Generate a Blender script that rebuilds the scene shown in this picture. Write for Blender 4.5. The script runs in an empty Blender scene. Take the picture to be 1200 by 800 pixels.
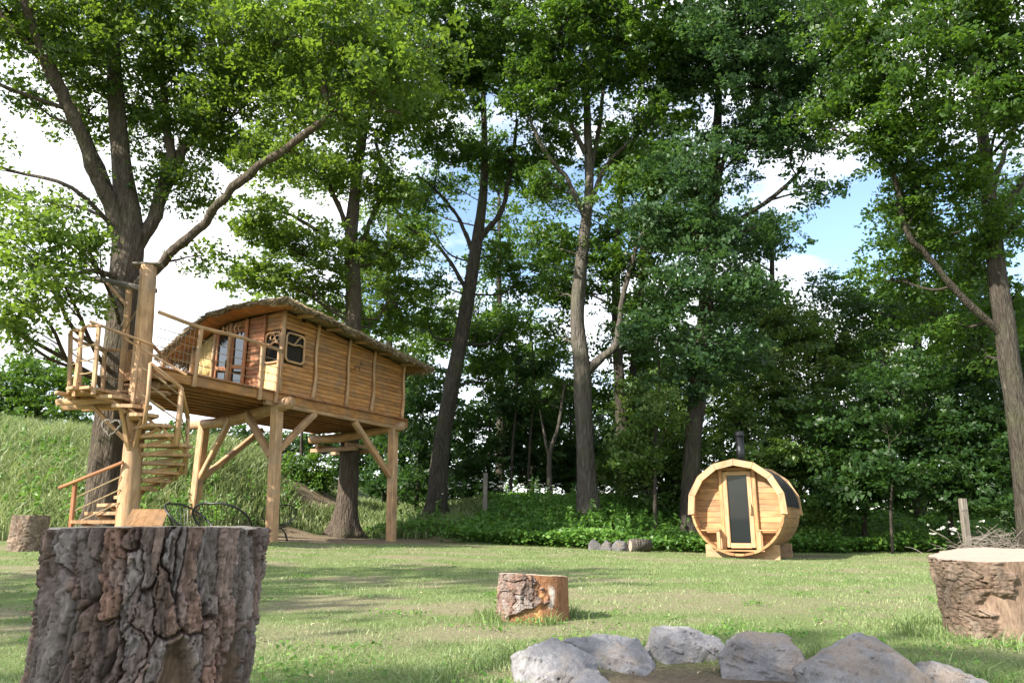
import bpy, bmesh, math, random
import numpy as np
from mathutils import Vector, Matrix

random.seed(7)
RNG = np.random.default_rng(11)
SC = bpy.context.scene
COL = SC.collection
rad = math.radians

# ------------------------------------------------------------------ camera
F = 867.0                       # focal length in photograph pixels (26 mm equivalent)
PITCH = rad(14.05)
EYE = 0.60
cam_d = bpy.data.cameras.new('camera')
cam_d.lens = 26.0; cam_d.sensor_width = 36.0; cam_d.clip_end = 3000; cam_d.clip_start = 0.05
cam = bpy.data.objects.new('camera', cam_d); COL.objects.link(cam)
cam.location = (0, 0, EYE); cam.rotation_euler = (rad(90) + PITCH, 0, 0)
SC.camera = cam

# ------------------------------------------------------------------ world and sun
SUN_EL, SUN_AZ = rad(35), math.atan2(-0.82, -0.57)      # the sun stands left of and behind the lawn
world = bpy.data.worlds.new('World'); SC.world = world; world.use_nodes = True
wn, wl = world.node_tree.nodes, world.node_tree.links
wn.clear()
w_out = wn.new('ShaderNodeOutputWorld')
sky = wn.new('ShaderNodeTexSky'); sky.sky_type = 'NISHITA'; sky.sun_disc = False
sky.sun_elevation = SUN_EL; sky.sun_rotation = SUN_AZ
sky.air_density = 1.0; sky.dust_density = 0.6; sky.ozone_density = 1.2
bg = wn.new('ShaderNodeBackground'); bg.inputs['Strength'].default_value = 0.15
wl.new(sky.outputs[0], bg.inputs['Color'])
cl = wn.new('ShaderNodeBackground'); cl.inputs['Color'].default_value = (1.0, 0.985, 0.97, 1); cl.inputs['Strength'].default_value = 1.0
tc = wn.new('ShaderNodeTexCoord')
mp = wn.new('ShaderNodeMapping'); mp.inputs['Scale'].default_value = (1, 1, 1.9); mp.inputs['Location'].default_value = (0.31, 0.4, 0.33)
nz = wn.new('ShaderNodeTexNoise'); nz.inputs['Scale'].default_value = 2.6; nz.inputs['Detail'].default_value = 9; nz.inputs['Roughness'].default_value = 0.55
rp = wn.new('ShaderNodeValToRGB'); rp.color_ramp.elements[0].position = 0.41; rp.color_ramp.elements[1].position = 0.57
mx = wn.new('ShaderNodeMixShader')
rc = wn.new('ShaderNodeValToRGB'); rc.color_ramp.elements[0].position = 0.45; rc.color_ramp.elements[0].color = (1, .99, .98, 1)
rc.color_ramp.elements[1].position = 0.75; rc.color_ramp.elements[1].color = (.52, .55, .60, 1)
wl.new(nz.outputs['Fac'], rc.inputs['Fac']); wl.new(rc.outputs[0], cl.inputs['Color'])
wl.new(tc.outputs['Generated'], mp.inputs['Vector']); wl.new(mp.outputs[0], nz.inputs['Vector'])
wl.new(nz.outputs['Fac'], rp.inputs['Fac']); wl.new(rp.outputs[0], mx.inputs['Fac'])
wl.new(bg.outputs[0], mx.inputs[1]); wl.new(cl.outputs[0], mx.inputs[2]); wl.new(mx.outputs[0], w_out.inputs['Surface'])

sun_d = bpy.data.lights.new('sun', 'SUN'); sun_d.energy = 5.0; sun_d.angle = rad(0.6); sun_d.color = (1.0, 0.93, 0.82)
sun = bpy.data.objects.new('sun', sun_d); COL.objects.link(sun)
to_sun = Vector((math.sin(SUN_AZ) * math.cos(SUN_EL), math.cos(SUN_AZ) * math.cos(SUN_EL), math.sin(SUN_EL)))
sun.rotation_euler = to_sun.to_track_quat('Z', 'Y').to_euler()
sun.location = (-20, -14, 20)

SC.view_settings.view_transform = 'Standard'; SC.view_settings.look = 'None'
SC.view_settings.exposure = 1.27; SC.view_settings.gamma = 1.0; SC.view_settings.use_curve_mapping = False
SC.render.engine = 'CYCLES'
SC.cycles.max_bounces = 6; SC.cycles.diffuse_bounces = 3; SC.cycles.transmission_bounces = 4; SC.cycles.transparent_max_bounces = 6
SC.cycles.use_denoising = True
SC.cycles.sample_clamp_indirect = 6

# ------------------------------------------------------------------ numeric helpers
def P(px, py, Y):
    """point at forward distance Y that the photograph shows at pixel (px, py)"""
    dx, dy = px - 600.0, 400.0 - py
    wy = F * math.cos(PITCH) - dy * math.sin(PITCH)
    wz = dy * math.cos(PITCH) + F * math.sin(PITCH)
    return Vector((dx / wy * Y, Y, EYE + wz / wy * Y))

def sst(a, b, x):
    t = np.clip((np.asarray(x, float) - a) / (b - a), 0, 1)
    return t * t * (3 - 2 * t)

def hash2(i, j, seed=0):
    n = (i.astype(np.int64) * 374761393 + j.astype(np.int64) * 668265263 + seed * 1274126177) & 0xffffffff
    n = ((n ^ (n >> 13)) * 1274126177) & 0xffffffff
    n = n ^ (n >> 16)
    return (n & 0xffffff) / float(0xffffff)

def vnoise(x, y, seed=0, period=None):
    x = np.asarray(x, float); y = np.asarray(y, float)
    i = np.floor(x); j = np.floor(y); fx = x - i; fy = y - j
    fx = fx * fx * (3 - 2 * fx); fy = fy * fy * (3 - 2 * fy)
    i0, i1 = i, i + 1
    if period: i0, i1 = i0 % period, i1 % period
    a = hash2(i0, j, seed); b = hash2(i1, j, seed); c = hash2(i0, j + 1, seed); d = hash2(i1, j + 1, seed)
    return a + (b - a) * fx + (c - a) * fy + (a - b - c + d) * fx * fy

def fbm(x, y, seed=0, oct=4, period=None):
    s, a, t = 0, 0.5, 0
    for o in range(oct):
        s = s + a * vnoise(np.asarray(x) * 2 ** o, np.asarray(y) * 2 ** o, seed + o, period * 2 ** o if period else None)
        t += a; a *= 0.5
    return s / t

def voro(u, v, period, seed):
    i = np.floor(u); j = np.floor(v)
    F1 = np.full(u.shape, 9.0); F2 = np.full(u.shape, 9.0); cid = np.zeros(u.shape)
    for di in (-1, 0, 1):
        for dj in (-1, 0, 1):
            ci, cj = i + di, j + dj
            cp = ci % period
            cx = ci + 0.15 + 0.7 * hash2(cp, cj, seed); cy = cj + 0.1 + 0.8 * hash2(cp, cj, seed + 5)
            d = np.hypot(u - cx, v - cy)
            near = d < F1
            F2 = np.where(near, F1, np.minimum(F2, d)); cid = np.where(near, hash2(cp, cj, seed + 9), cid); F1 = np.where(near, d, F1)
    return F1, F2, cid

# ------------------------------------------------------------------ object helpers
def link(name, me, mat, parent=None, smooth=False):
    o = bpy.data.objects.new(name, me); COL.objects.link(o)
    if mat is not None:
        if len(me.materials) == 0: me.materials.append(mat)
    if parent is not None: o.parent = parent
    if smooth and len(me.polygons): me.polygons.foreach_set('use_smooth', np.ones(len(me.polygons), bool))
    return o

def tag(o, label=None, cat=None, group=None, kind=None):
    if label: o['label'] = label
    if cat: o['category'] = cat
    if group: o['group'] = group
    if kind: o['kind'] = kind
    return o

def empty(name, loc, rz=0.0, label=None, cat=None, group=None):
    o = bpy.data.objects.new(name, None); COL.objects.link(o)
    o.empty_display_size = 0.2; o.location = loc; o.rotation_euler = (0, 0, rz)
    return tag(o, label, cat, group)

def copy_tree(o, parent=None):
    c = o.copy(); COL.objects.link(c); c.parent = parent
    for ch in [k for k in bpy.data.objects if k.parent == o]: copy_tree(ch, c)
    return c

def raw_mesh(name, V, faces_flat, nper, tint=None, col=None):
    """fast mesh from numpy arrays; every face has nper corners"""
    me = bpy.data.meshes.new(name)
    V = np.asarray(V, np.float32); Fc = np.asarray(faces_flat, np.int32).ravel(); n = len(Fc) // nper
    me.vertices.add(len(V)); me.vertices.foreach_set('co', V.ravel())
    me.loops.add(len(Fc)); me.loops.foreach_set('vertex_index', Fc)
    me.polygons.add(n); me.polygons.foreach_set('loop_start', np.arange(n, dtype=np.int32) * nper)
    me.polygons.foreach_set('loop_total', np.full(n, nper, np.int32))
    me.update(calc_edges=True)
    if tint is not None:
        a = me.attributes.new('tint', 'FLOAT', 'FACE'); a.data.foreach_set('value', np.asarray(tint, np.float32))
    if col is not None:
        a = me.attributes.new('col', 'FLOAT_COLOR', 'POINT')
        c4 = np.ones((len(V), 4), np.float32); c4[:, :3] = col
        a.data.foreach_set('color', c4.ravel())
    return me

class MB:
    """collects shapes (with UVs: u along the grain in metres, v round it) for ONE mesh"""
    def __init__(s): s.v = []; s.f = []; s.uv = []
    def loft(s, rings, caps=True, closed=True):
        b = len(s.v); n = len(rings[0]); L = 0.0; ls = []
        for k, r in enumerate(rings):
            if k: L += (sum(r, Vector()) / n - sum(rings[k - 1], Vector()) / n).length
            ls.append(L); s.v.extend([tuple(p) for p in r])
        per = [0.0]
        for i in range(n): per.append(per[-1] + (rings[0][(i + 1) % n] - rings[0][i]).length)
        for k in range(len(rings) - 1):
            for i in range(n if closed else n - 1):
                j = (i + 1) % n
                s.f.append((b + k * n + i, b + k * n + j, b + (k + 1) * n + j, b + (k + 1) * n + i))
                s.uv.append(((ls[k], per[i]), (ls[k], per[i + 1]), (ls[k + 1], per[i + 1]), (ls[k + 1], per[i])))
        if caps and closed:
            for k, rev in ((0, True), (len(rings) - 1, False)):
                idx = [b + k * n + i for i in range(n)]
                if rev: idx.reverse()
                s.f.append(tuple(idx)); s.uv.append(tuple((0.05 * math.cos(6.28 * i / n), 0.05 * math.sin(6.28 * i / n)) for i in range(n)))
        return s
    def beam(s, p0, p1, w, h, up=(0, 0, 1), ch=0.012):
        p0, p1 = Vector(p0), Vector(p1); d = (p1 - p0).normalized(); up = Vector(up)
        if abs(d.dot(up)) > 0.97: up = Vector((0, 1, 0)) if abs(d.y) < 0.9 else Vector((1, 0, 0))
        x = d.cross(up).normalized(); y = x.cross(d).normalized()
        a, b_ = w / 2, h / 2; c = min(ch, a * 0.45, b_ * 0.45)
        pr = [(a, -b_ + c), (a, b_ - c), (a - c, b_), (-a + c, b_), (-a, b_ - c), (-a, -b_ + c), (-a + c, -b_), (a - c, -b_)]
        s.loft([[p + x * q[0] + y * q[1] for q in pr] for p in (p0, p1)])
        return s
    def box(s, c, sx, sy, sz, ch=0.008):
        c = Vector(c)
        return s.beam(c - Vector((sx / 2, 0, 0)), c + Vector((sx / 2, 0, 0)), sy, sz, ch=ch)
    def tube(s, pts, rs, n=8, wob=0.0, seed=0):
        pts = [Vector(p) for p in pts]
        if not hasattr(rs, '__len__'): rs = [rs] * len(pts)
        rings = []; px = None; rr = random.Random(seed)
        for k, p in enumerate(pts):
            d = (pts[min(k + 1, len(pts) - 1)] - pts[max(k - 1, 0)]).normalized()
            if px is None: px = d.orthogonal().normalized()
            x = (px - d * px.dot(d)).normalized(); y = d.cross(x); px = x
            rings.append([p + (x * math.cos(6.28318 * i / n) + y * math.sin(6.28318 * i / n)) * rs[k] * (1 + wob * rr.uniform(-1, 1)) for i in range(n)])
        return s.loft(rings)
    def prism(s, poly, off):
        """polygon (list of 3D points) extruded by off"""
        off = Vector(off); poly = [Vector(p) for p in poly]
        nrm = Vector((0, 0, 0))
        for i in range(len(poly)): nrm += poly[i].cross(poly[(i + 1) % len(poly)])
        if nrm.dot(off) < 0: poly = poly[::-1]
        s.loft([poly, [p + off for p in poly]])
        n = len(poly); ed = max((poly[(i + 1) % n] - poly[i] for i in range(n)), key=lambda e: e.length).normalized(); cr = ed.cross(off.normalized())
        for k in (-2, -1):                                              # grain runs along the longest edge of each face
            s.uv[k] = tuple((Vector(s.v[i]).dot(ed), Vector(s.v[i]).dot(cr)) for i in s.f[k])
        return s
    def mesh(s, name):
        me = bpy.data.meshes.new(name); me.from_pydata(s.v, [], s.f)
        uv = me.uv_layers.new(name='UVMap')
        flat = [c for fuv in s.uv for c in fuv]
        uv.data.foreach_set('uv', np.array(flat, np.float32).ravel())
        me.update(); return me
    def build(s, name, mat, parent=None, smooth=False): return link(name, s.mesh(name), mat, parent, smooth)

def bez(pts, n=12):
    """smooth curve through control points (Catmull-Rom); points may be tuples of any length"""
    A = [np.array(p, float) for p in pts]; A = [2 * A[0] - A[1]] + A + [2 * A[-1] - A[-2]]
    out = []
    for k in range(1, len(A) - 2):
        for t in np.linspace(0, 1, n, endpoint=False):
            a, b, c, d = A[k - 1], A[k], A[k + 1], A[k + 2]
            out.append(0.5 * (2 * b + (c - a) * t + (2 * a - 5 * b + 4 * c - d) * t * t + (3 * b - a - 3 * c + d) * t ** 3))
    out.append(A[-2]); return out

# ------------------------------------------------------------------ materials
def newmat(name):
    m = bpy.data.materials.new(name); m.use_nodes = True
    nt = m.node_tree; nt.nodes.clear()
    out = nt.nodes.new('ShaderNodeOutputMaterial'); b = nt.nodes.new('ShaderNodeBsdfPrincipled')
    nt.links.new(b.outputs[0], out.inputs[0])
    return m, nt, b, out
def N(nt, t, **kw):
    n = nt.nodes.new(t)
    for k, v in kw.items():
        if k in n.inputs: n.inputs[k].default_value = v
        else: setattr(n, k, v)
    return n
def ramp(nt, fac, stops):
    r = nt.nodes.new('ShaderNodeValToRGB'); e = r.color_ramp.elements
    while len(e) < len(stops): e.new(0.5)
    for k, (p, c) in enumerate(stops): e[k].position = p; e[k].color = (*c, 1)
    nt.links.new(fac, r.inputs['Fac']); return r
def mixc(nt, fac, a, b, mode='MIX'):
    m = nt.nodes.new('ShaderNodeMix'); m.data_type = 'RGBA'; m.blend_type = mode
    for sock, val in ((m.inputs[0], fac), (m.inputs[6], a), (m.inputs[7], b)):
        if hasattr(val, 'links'): nt.links.new(val, sock)
        elif isinstance(val, (int, float)): sock.default_value = val
        else: sock.default_value = (*val, 1)
    return m.outputs[2]
def bump(nt, bsdf, h, strength=0.3, dist=0.02):
    b = nt.nodes.new('ShaderNodeBump'); b.inputs['Strength'].default_value = strength; b.inputs['Distance'].default_value = dist
    nt.links.new(h, b.inputs['Height']); nt.links.new(b.outputs[0], bsdf.inputs['Normal'])

def wood(name, c1, c2, c3=None, rough=0.6, vary=0.25, grain=38.0, knots=True):
    m, nt, b, out = newmat(name)
    uv = N(nt, 'ShaderNodeUVMap'); oi = N(nt, 'ShaderNodeObjectInfo')
    add = N(nt, 'ShaderNodeVectorMath', operation='ADD')
    mul = N(nt, 'ShaderNodeVectorMath', operation='SCALE'); mul.inputs[3].default_value = 37.0
    cx = N(nt, 'ShaderNodeCombineXYZ'); nt.links.new(oi.outputs['Random'], cx.inputs[0]); nt.links.new(oi.outputs['Random'], cx.inputs[1])
    nt.links.new(cx.outputs[0], mul.inputs[0]); nt.links.new(uv.outputs[0], add.inputs[0]); nt.links.new(mul.outputs[0], add.inputs[1])
    mp = N(nt, 'ShaderNodeMapping'); mp.inputs['Scale'].default_value = (1.6, grain, 1); nt.links.new(add.outputs[0], mp.inputs['Vector'])
    n1 = N(nt, 'ShaderNodeTexNoise', Scale=1.0, Detail=5.0, Roughness=0.6, Distortion=0.6); nt.links.new(mp.outputs[0], n1.inputs['Vector'])
    r = ramp(nt, n1.outputs['Fac'], [(0.3, c2), (0.5, c1), (0.72, c3 or c1)])
    mp2 = N(nt, 'ShaderNodeMapping'); mp2.inputs['Scale'].default_value = (2.2, 4.0, 1); nt.links.new(add.outputs[0], mp2.inputs['Vector'])
    n2 = N(nt, 'ShaderNodeTexNoise', Scale=1.3, Detail=3.0); nt.links.new(mp2.outputs[0], n2.inputs['Vector'])
    r2 = ramp(nt, n2.outputs['Fac'], [(0.3, (0.62, 0.58, 0.54)), (0.6, (1.08, 1.06, 1.04))])
    c = mixc(nt, 0.8, r.outputs[0], r2.outputs[0], 'MULTIPLY')
    if knots:
        vo = N(nt, 'ShaderNodeTexVoronoi', Scale=2.1); nt.links.new(mp2.outputs[0], vo.inputs['Vector'])
        rk = ramp(nt, vo.outputs['Distance'], [(0.03, (0.35, 0.22, 0.13)), (0.10, (1, 1, 1))])
        c = mixc(nt, 0.8, c, rk.outputs[0], 'MULTIPLY')
    tco = N(nt, 'ShaderNodeTexCoord'); n4 = N(nt, 'ShaderNodeTexNoise', Scale=1.7, Detail=6.0, Roughness=.7); nt.links.new(tco.outputs['Object'], n4.inputs['Vector'])
    rw = ramp(nt, n4.outputs['Fac'], [(0.46, (0, 0, 0)), (0.70, (0.62, 0.62, 0.62))])
    gr = sum(c1) / 3; c = mixc(nt, rw.outputs[0], c, (gr * .72, gr * .62, gr * .50))
    mp5 = N(nt, 'ShaderNodeMapping'); mp5.inputs['Scale'].default_value = (.9, 55, 1); nt.links.new(add.outputs[0], mp5.inputs['Vector'])
    n5 = N(nt, 'ShaderNodeTexNoise', Scale=1.0, Detail=2.0); nt.links.new(mp5.outputs[0], n5.inputs['Vector'])
    rck = ramp(nt, n5.outputs['Fac'], [(0.27, (.30, .24, .20)), (0.34, (1, 1, 1))]); c = mixc(nt, .8, c, rck.outputs[0], 'MULTIPLY')
    hv = N(nt, 'ShaderNodeHueSaturation'); nt.links.new(c, hv.inputs['Color'])
    mr = N(nt, 'ShaderNodeMapRange'); mr.inputs[3].default_value = 1 - vary; mr.inputs[4].default_value = 1 + vary * 0.7
    nt.links.new(oi.outputs['Random'], mr.inputs[0]); nt.links.new(mr.outputs[0], hv.inputs['Value'])
    nt.links.new(hv.outputs[0], b.inputs['Base Color']); b.inputs['Roughness'].default_value = rough
    b.inputs['Specular IOR Level'].default_value = 0.3
    bump(nt, b, n1.outputs['Fac'], 0.35, 0.01)
    return m

def plain(name, c, rough=0.6, metal=0.0, spec=0.4, noise=0.15, scale=12):
    m, nt, b, out = newmat(name)
    tcn = N(nt, 'ShaderNodeTexCoord'); n = N(nt, 'ShaderNodeTexNoise', Scale=float(scale), Detail=5.0)
    nt.links.new(tcn.outputs['Object'], n.inputs['Vector'])
    r = ramp(nt, n.outputs['Fac'], [(0.3, tuple(max(0, k * (1 - noise * 2)) for k in c)), (0.7, tuple(min(1, k * (1 + noise)) for k in c))])
    nt.links.new(r.outputs[0], b.inputs['Base Color'])
    b.inputs['Roughness'].default_value = rough; b.inputs['Metallic'].default_value = metal; b.inputs['Specular IOR Level'].default_value = spec
    bump(nt, b, n.outputs['Fac'], 0.15, 0.01)
    return m

def leafmat(name, dark, mid, light, trans, tfac=0.38):
    m, nt, b, out = newmat(name)
    at = N(nt, 'ShaderNodeAttribute', attribute_name='tint')
    r = ramp(nt, at.outputs['Fac'], [(0.0, dark), (0.5, mid), (1.0, light)])
    nt.links.new(r.outputs[0], b.inputs['Base Color']); b.inputs['Roughness'].default_value = 0.45; b.inputs['Specular IOR Level'].default_value = 0.35
    t = N(nt, 'ShaderNodeBsdfTranslucent'); r2 = mixc(nt, 0.75, r.outputs[0], trans)
    nt.links.new(r2, t.inputs['Color'])
    mxs = N(nt, 'ShaderNodeMixShader'); mxs.inputs[0].default_value = tfac
    nt.links.new(b.outputs[0], mxs.inputs[1]); nt.links.new(t.outputs[0], mxs.inputs[2]); nt.links.new(mxs.outputs[0], out.inputs[0])
    return m

def barkmat(name, c1, c2, c3, moss=0.0, sz=1.0):
    m, nt, b, out = newmat(name)
    tcn = N(nt, 'ShaderNodeTexCoord'); mp = N(nt, 'ShaderNodeMapping'); mp.inputs['Scale'].default_value = (9 * sz, 9 * sz, 1.8 * sz)
    nt.links.new(tcn.outputs['Object'], mp.inputs['Vector'])
    n1 = N(nt, 'ShaderNodeTexNoise', Scale=1.6, Detail=7.0, Roughness=0.65, Distortion=0.7); nt.links.new(mp.outputs[0], n1.inputs['Vector'])
    vo = N(nt, 'ShaderNodeTexVoronoi', Scale=1.4, feature='DISTANCE_TO_EDGE'); nt.links.new(mp.outputs[0], vo.inputs['Vector'])
    r = ramp(nt, n1.outputs['Fac'], [(0.28, c2), (0.5, c1), (0.72, c3)])
    n2 = N(nt, 'ShaderNodeTexNoise', Scale=1.1, Detail=4.0); nt.links.new(tcn.outputs['Object'], n2.inputs['Vector'])
    rm = ramp(nt, n2.outputs['Fac'], [(0.5, (0, 0, 0)), (0.68, (moss,) * 3)])
    c = mixc(nt, rm.outputs[0], r.outputs[0], (0.07, 0.085, 0.03))
    nt.links.new(c, b.inputs['Base Color']); b.inputs['Roughness'].default_value = 0.85; b.inputs['Specular IOR Level'].default_value = 0.2
    mm = N(nt, 'ShaderNodeMath', operation='ADD'); sm = N(nt, 'ShaderNodeMath', operation='MINIMUM'); sm.inputs[1].default_value = 0.3
    nt.links.new(vo.outputs['Distance'], sm.inputs[0]); nt.links.new(sm.outputs[0], mm.inputs[0]); nt.links.new(n1.outputs['Fac'], mm.inputs[1])
    bump(nt, b, mm.outputs[0], 1.0, 0.09)
    return m

M = {}
M['larch'] = wood('larch_cladding', (0.42, 0.205, 0.072), (0.27, 0.12, 0.042), (0.50, 0.27, 0.105), vary=0.24)
M['cedar'] = wood('cedar_cladding', (0.40, 0.17, 0.075), (0.28, 0.11, 0.05), (0.46, 0.22, 0.10), vary=0.14)
M['pale'] = wood('peeled_pole', (0.47, 0.285, 0.15), (0.31, 0.17, 0.085), (0.56, 0.37, 0.215), vary=0.14, grain=24)
M['post'] = wood('sawn_larch_post', (0.49, 0.305, 0.165), (0.35, 0.195, 0.095), (0.57, 0.38, 0.22), vary=0.12, grain=26)
M['joist'] = wood('douglas_joist', (0.36, 0.165, 0.075), (0.23, 0.10, 0.045), (0.42, 0.21, 0.10), vary=0.22)
M['straw_wall'] = wood('bamboo_matting', (0.66, 0.50, 0.22), (0.52, 0.36, 0.13), (0.74, 0.60, 0.30), vary=0.12, grain=60)
M['grey_wood'] = wood('weathered_wood', (0.19, 0.17, 0.145), (0.11, 0.095, 0.08), (0.27, 0.25, 0.22), vary=0.2)
M['board'] = wood('brown_stained_board', (0.26, 0.15, 0.07), (0.17, 0.09, 0.04), (0.31, 0.19, 0.10), vary=0.1)
M['spruce'] = wood('sauna_spruce', (0.42, 0.225, 0.098), (0.29, 0.145, 0.058), (0.50, 0.30, 0.145), vary=0.24)
M['spruce_trim'] = wood('sauna_trim', (0.47, 0.30, 0.16), (0.37, 0.215, 0.105), (0.54, 0.365, 0.215), vary=0.10)
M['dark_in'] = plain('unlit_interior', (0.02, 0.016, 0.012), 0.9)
M['black'] = plain('black_enamel', (0.012, 0.012, 0.014), 0.4, 0.0, 0.5)
M['felt'] = plain('bitumen_felt', (0.022, 0.022, 0.024), 0.8, 0, 0.3, 0.3, 40)
M['steel'] = plain('brushed_steel', (0.55, 0.55, 0.56), 0.3, 1.0)
M['wire'] = plain('galvanised_wire', (0.30, 0.29, 0.27), 0.5, 0.3)
M['rope'] = plain('jute_rope', (0.30, 0.22, 0.12), 0.9)
M['slab'] = plain('pale_gravel_slab', (0.42, 0.40, 0.37), 0.9, 0, 0.2, 0.25, 18)
def glassmat(name='window_glass', spec=.9, coat=.6):
    m, nt, b, out = newmat(name)
    b.inputs['Base Color'].default_value = (0.015, 0.018, 0.02, 1); b.inputs['Roughness'].default_value = 0.03
    b.inputs['Specular IOR Level'].default_value = spec; b.inputs['Coat Weight'].default_value = coat; b.inputs['Coat Roughness'].default_value = 0.02
    tcn = N(nt, 'ShaderNodeTexCoord'); n = N(nt, 'ShaderNodeTexNoise', Scale=1.5, Detail=1.0); nt.links.new(tcn.outputs['Object'], n.inputs['Vector'])
    bump(nt, b, n.outputs['Fac'], 0.05, 0.02)
    return m
M['glass'] = glassmat(); M['glass_dark'] = glassmat('smoked_glass', .22, 0.0)
M['thatch'] = wood('dry_reed', (0.30, 0.225, 0.13), (0.16, 0.115, 0.065), (0.42, 0.34, 0.22), vary=0.1, grain=70, knots=False)
def strawmat():
    m, nt, b, out = newmat('straw')
    at = N(nt, 'ShaderNodeAttribute', attribute_name='tint')
    r = ramp(nt, at.outputs['Fac'], [(0, (0.13, 0.095, 0.055)), (0.5, (0.27, 0.20, 0.115)), (1, (0.46, 0.37, 0.23))])
    nt.links.new(r.outputs[0], b.inputs['Base Color']); b.inputs['Roughness'].default_value = 0.8
    return m
M['straw'] = strawmat()
M['bark_oak'] = barkmat('oak_bark', (0.098, 0.076, 0.058), (0.045, 0.034, 0.026), (0.155, 0.128, 0.10), 0.3)
M['bark_dark'] = barkmat('dark_bark', (0.060, 0.050, 0.040), (0.028, 0.023, 0.018), (0.10, 0.087, 0.071), 0.45)
M['bark_pale'] = barkmat('pale_bark', (0.108, 0.094, 0.079), (0.052, 0.044, 0.036), (0.175, 0.157, 0.134), 0.35, 0.8)
M['leaf_oak'] = leafmat('oak_leaf', (0.026, 0.059, 0.012), (0.051, 0.111, 0.019), (0.098, 0.170, 0.029), (0.186, 0.340, 0.026), 0.40)
M['leaf_big_oak'] = leafmat('big_oak_leaf', (0.022, 0.052, 0.010), (0.048, 0.102, 0.017), (0.20, 0.29, 0.055), (0.30, 0.46, 0.04), 0.42)  # light end of the ramp is raised to paint sunlit leaves
M['leaf_light'] = leafmat('light_oak_leaf', (0.050, 0.095, 0.016), (0.086, 0.158, 0.025), (0.153, 0.234, 0.041), (0.288, 0.432, 0.036), 0.44)
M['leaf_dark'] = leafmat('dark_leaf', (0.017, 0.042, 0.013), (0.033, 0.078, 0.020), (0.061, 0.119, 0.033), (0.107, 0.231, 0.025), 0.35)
M['leaf_blue'] = leafmat('bluish_leaf', (0.026, 0.061, 0.026), (0.047, 0.101, 0.038), (0.085, 0.153, 0.064), (0.136, 0.271, 0.051), 0.35)
M['leaf_bush'] = leafmat('bush_leaf', (0.029, 0.065, 0.015), (0.065, 0.125, 0.026), (0.131, 0.191, 0.051), (0.201, 0.332, 0.040), 0.3)
M['cover'] = leafmat('ground_cover_leaf', (0.04, 0.105, 0.018), (0.085, 0.19, 0.032), (0.17, 0.30, 0.06), (0.24, 0.46, 0.04), 0.35)
M['grass'] = leafmat('lawn_grass', (0.088, 0.15, 0.042), (0.185, 0.262, 0.092), (0.37, 0.40, 0.22), (0.32, 0.42, 0.13), 0.32)
M['tallgrass'] = leafmat('meadow_grass', (0.09, 0.145, 0.045), (0.19, 0.25, 0.095), (0.42, 0.44, 0.24), (0.36, 0.44, 0.14), 0.38)
M['petal'] = leafmat('white_petal', (0.55, 0.56, 0.5), (0.68, 0.68, 0.62), (0.8, 0.8, 0.76), (0.7, 0.72, 0.6), 0.3)

# ------------------------------------------------------------------ terrain
def ground_z(x, y):
    x = np.asarray(x, float); y = np.asarray(y, float)
    A = sst(5, 19, y)
    lawn = A * (0.10 - 0.033 * np.clip(x, -10, 6)) + 0.02 * (fbm(x * 0.5, y * 0.5, 3, 3) - 0.5) * sst(2, 6, y)
    H = np.interp(x, [-30, -20, -10, -6.5, -3.5, -1, 4, 14, 40], [4.2, 3.8, 2.8, 1.3, 1.0, 1.35, 1.25, 0.9, 0.9])
    ys = np.interp(x, [-30, -20, -10, -7.5, -5, -2, 3, 6, 14], [11, 12, 14.6, 17.5, 23.0, 21.5, 19.3, 20.5, 21.5])
    L = np.interp(x, [-30, -20, -10, -6, -3, 0, 14], [17, 16, 12, 9, 6, 6.5, 7])
    bank = H * sst(0, 1, (y - ys) / L) + 0.22 * (fbm(x * 0.6 + 9, y * 0.6, 17, 4) - 0.5) * sst(0, 0.4, (y - ys) / L)
    far = sst(45, 140, np.hypot(x, y)) * 2.5
    return lawn + bank + far
def gz(x, y): return float(ground_z(np.array([x]), np.array([y]))[0])

def chip_mask(x, y):
    n = fbm(x * 1.3, y * 1.3, 41, 4)
    d1 = np.hypot((x + 4.4) / 3.0, (y - 20.9) / 2.5)
    d2 = np.hypot((x + 5.2) / 2.4, (y - 18.6) / 1.3)
    d3 = np.hypot((x + 7.1) / 1.2, (y - 27.0) / 2.0)
    return np.clip(1 - sst(0.75, 1.05, np.minimum(np.minimum(d1, d2), d3) + (n - 0.5) * 0.7), 0, 1)
PIT = (0.80, 2.72, 1.02)
def soil_mask(x, y):
    n = fbm(x * 4, y * 4, 77, 4)
    pit = 1 - sst(0.74, 1.0, np.hypot(x - PIT[0], y - PIT[1]) / PIT[2] + (n - 0.5) * 0.35)
    d4 = 1 - sst(0.7, 1.1, np.hypot((x - 6.9) / 1.6, (y - 19.2) / 1.1) + (n - 0.5) * 0.8)
    return np.clip(np.maximum(pit, d4), 0, 1)
def bare_mask(x, y):
    """thin worn, straw-coloured places in the lawn"""
    n = fbm(x * 0.75 + 3, y * 1.5, 51, 5); n2 = fbm(x * 2.4, y * 2.4, 58, 4)
    b = sst(0.47, 0.64, n * 0.55 + n2 * 0.45)
    for cx, cy, rx, ry, k in ((-1.6, 4.4, 1.1, 0.55, .75), (2.1, 6.3, 2.0, 0.9, .7), (0.45, 4.9, 0.5, 0.3, .9), (4.2, 7.6, 1.6, 0.9, .55)):
        b = np.maximum(b, k * (1 - sst(0.35, 1.1, np.hypot((x - cx) / rx, (y - cy) / ry) + (n2 - 0.5) * 1.8)))
    return np.clip(b, 0, 1)
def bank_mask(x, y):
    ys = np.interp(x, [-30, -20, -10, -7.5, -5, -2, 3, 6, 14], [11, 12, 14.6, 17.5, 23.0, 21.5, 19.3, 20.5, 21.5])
    return sst(-0.3, 0.5, y - ys + (fbm(x, y, 61, 3) - 0.5) * 1.2)

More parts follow.
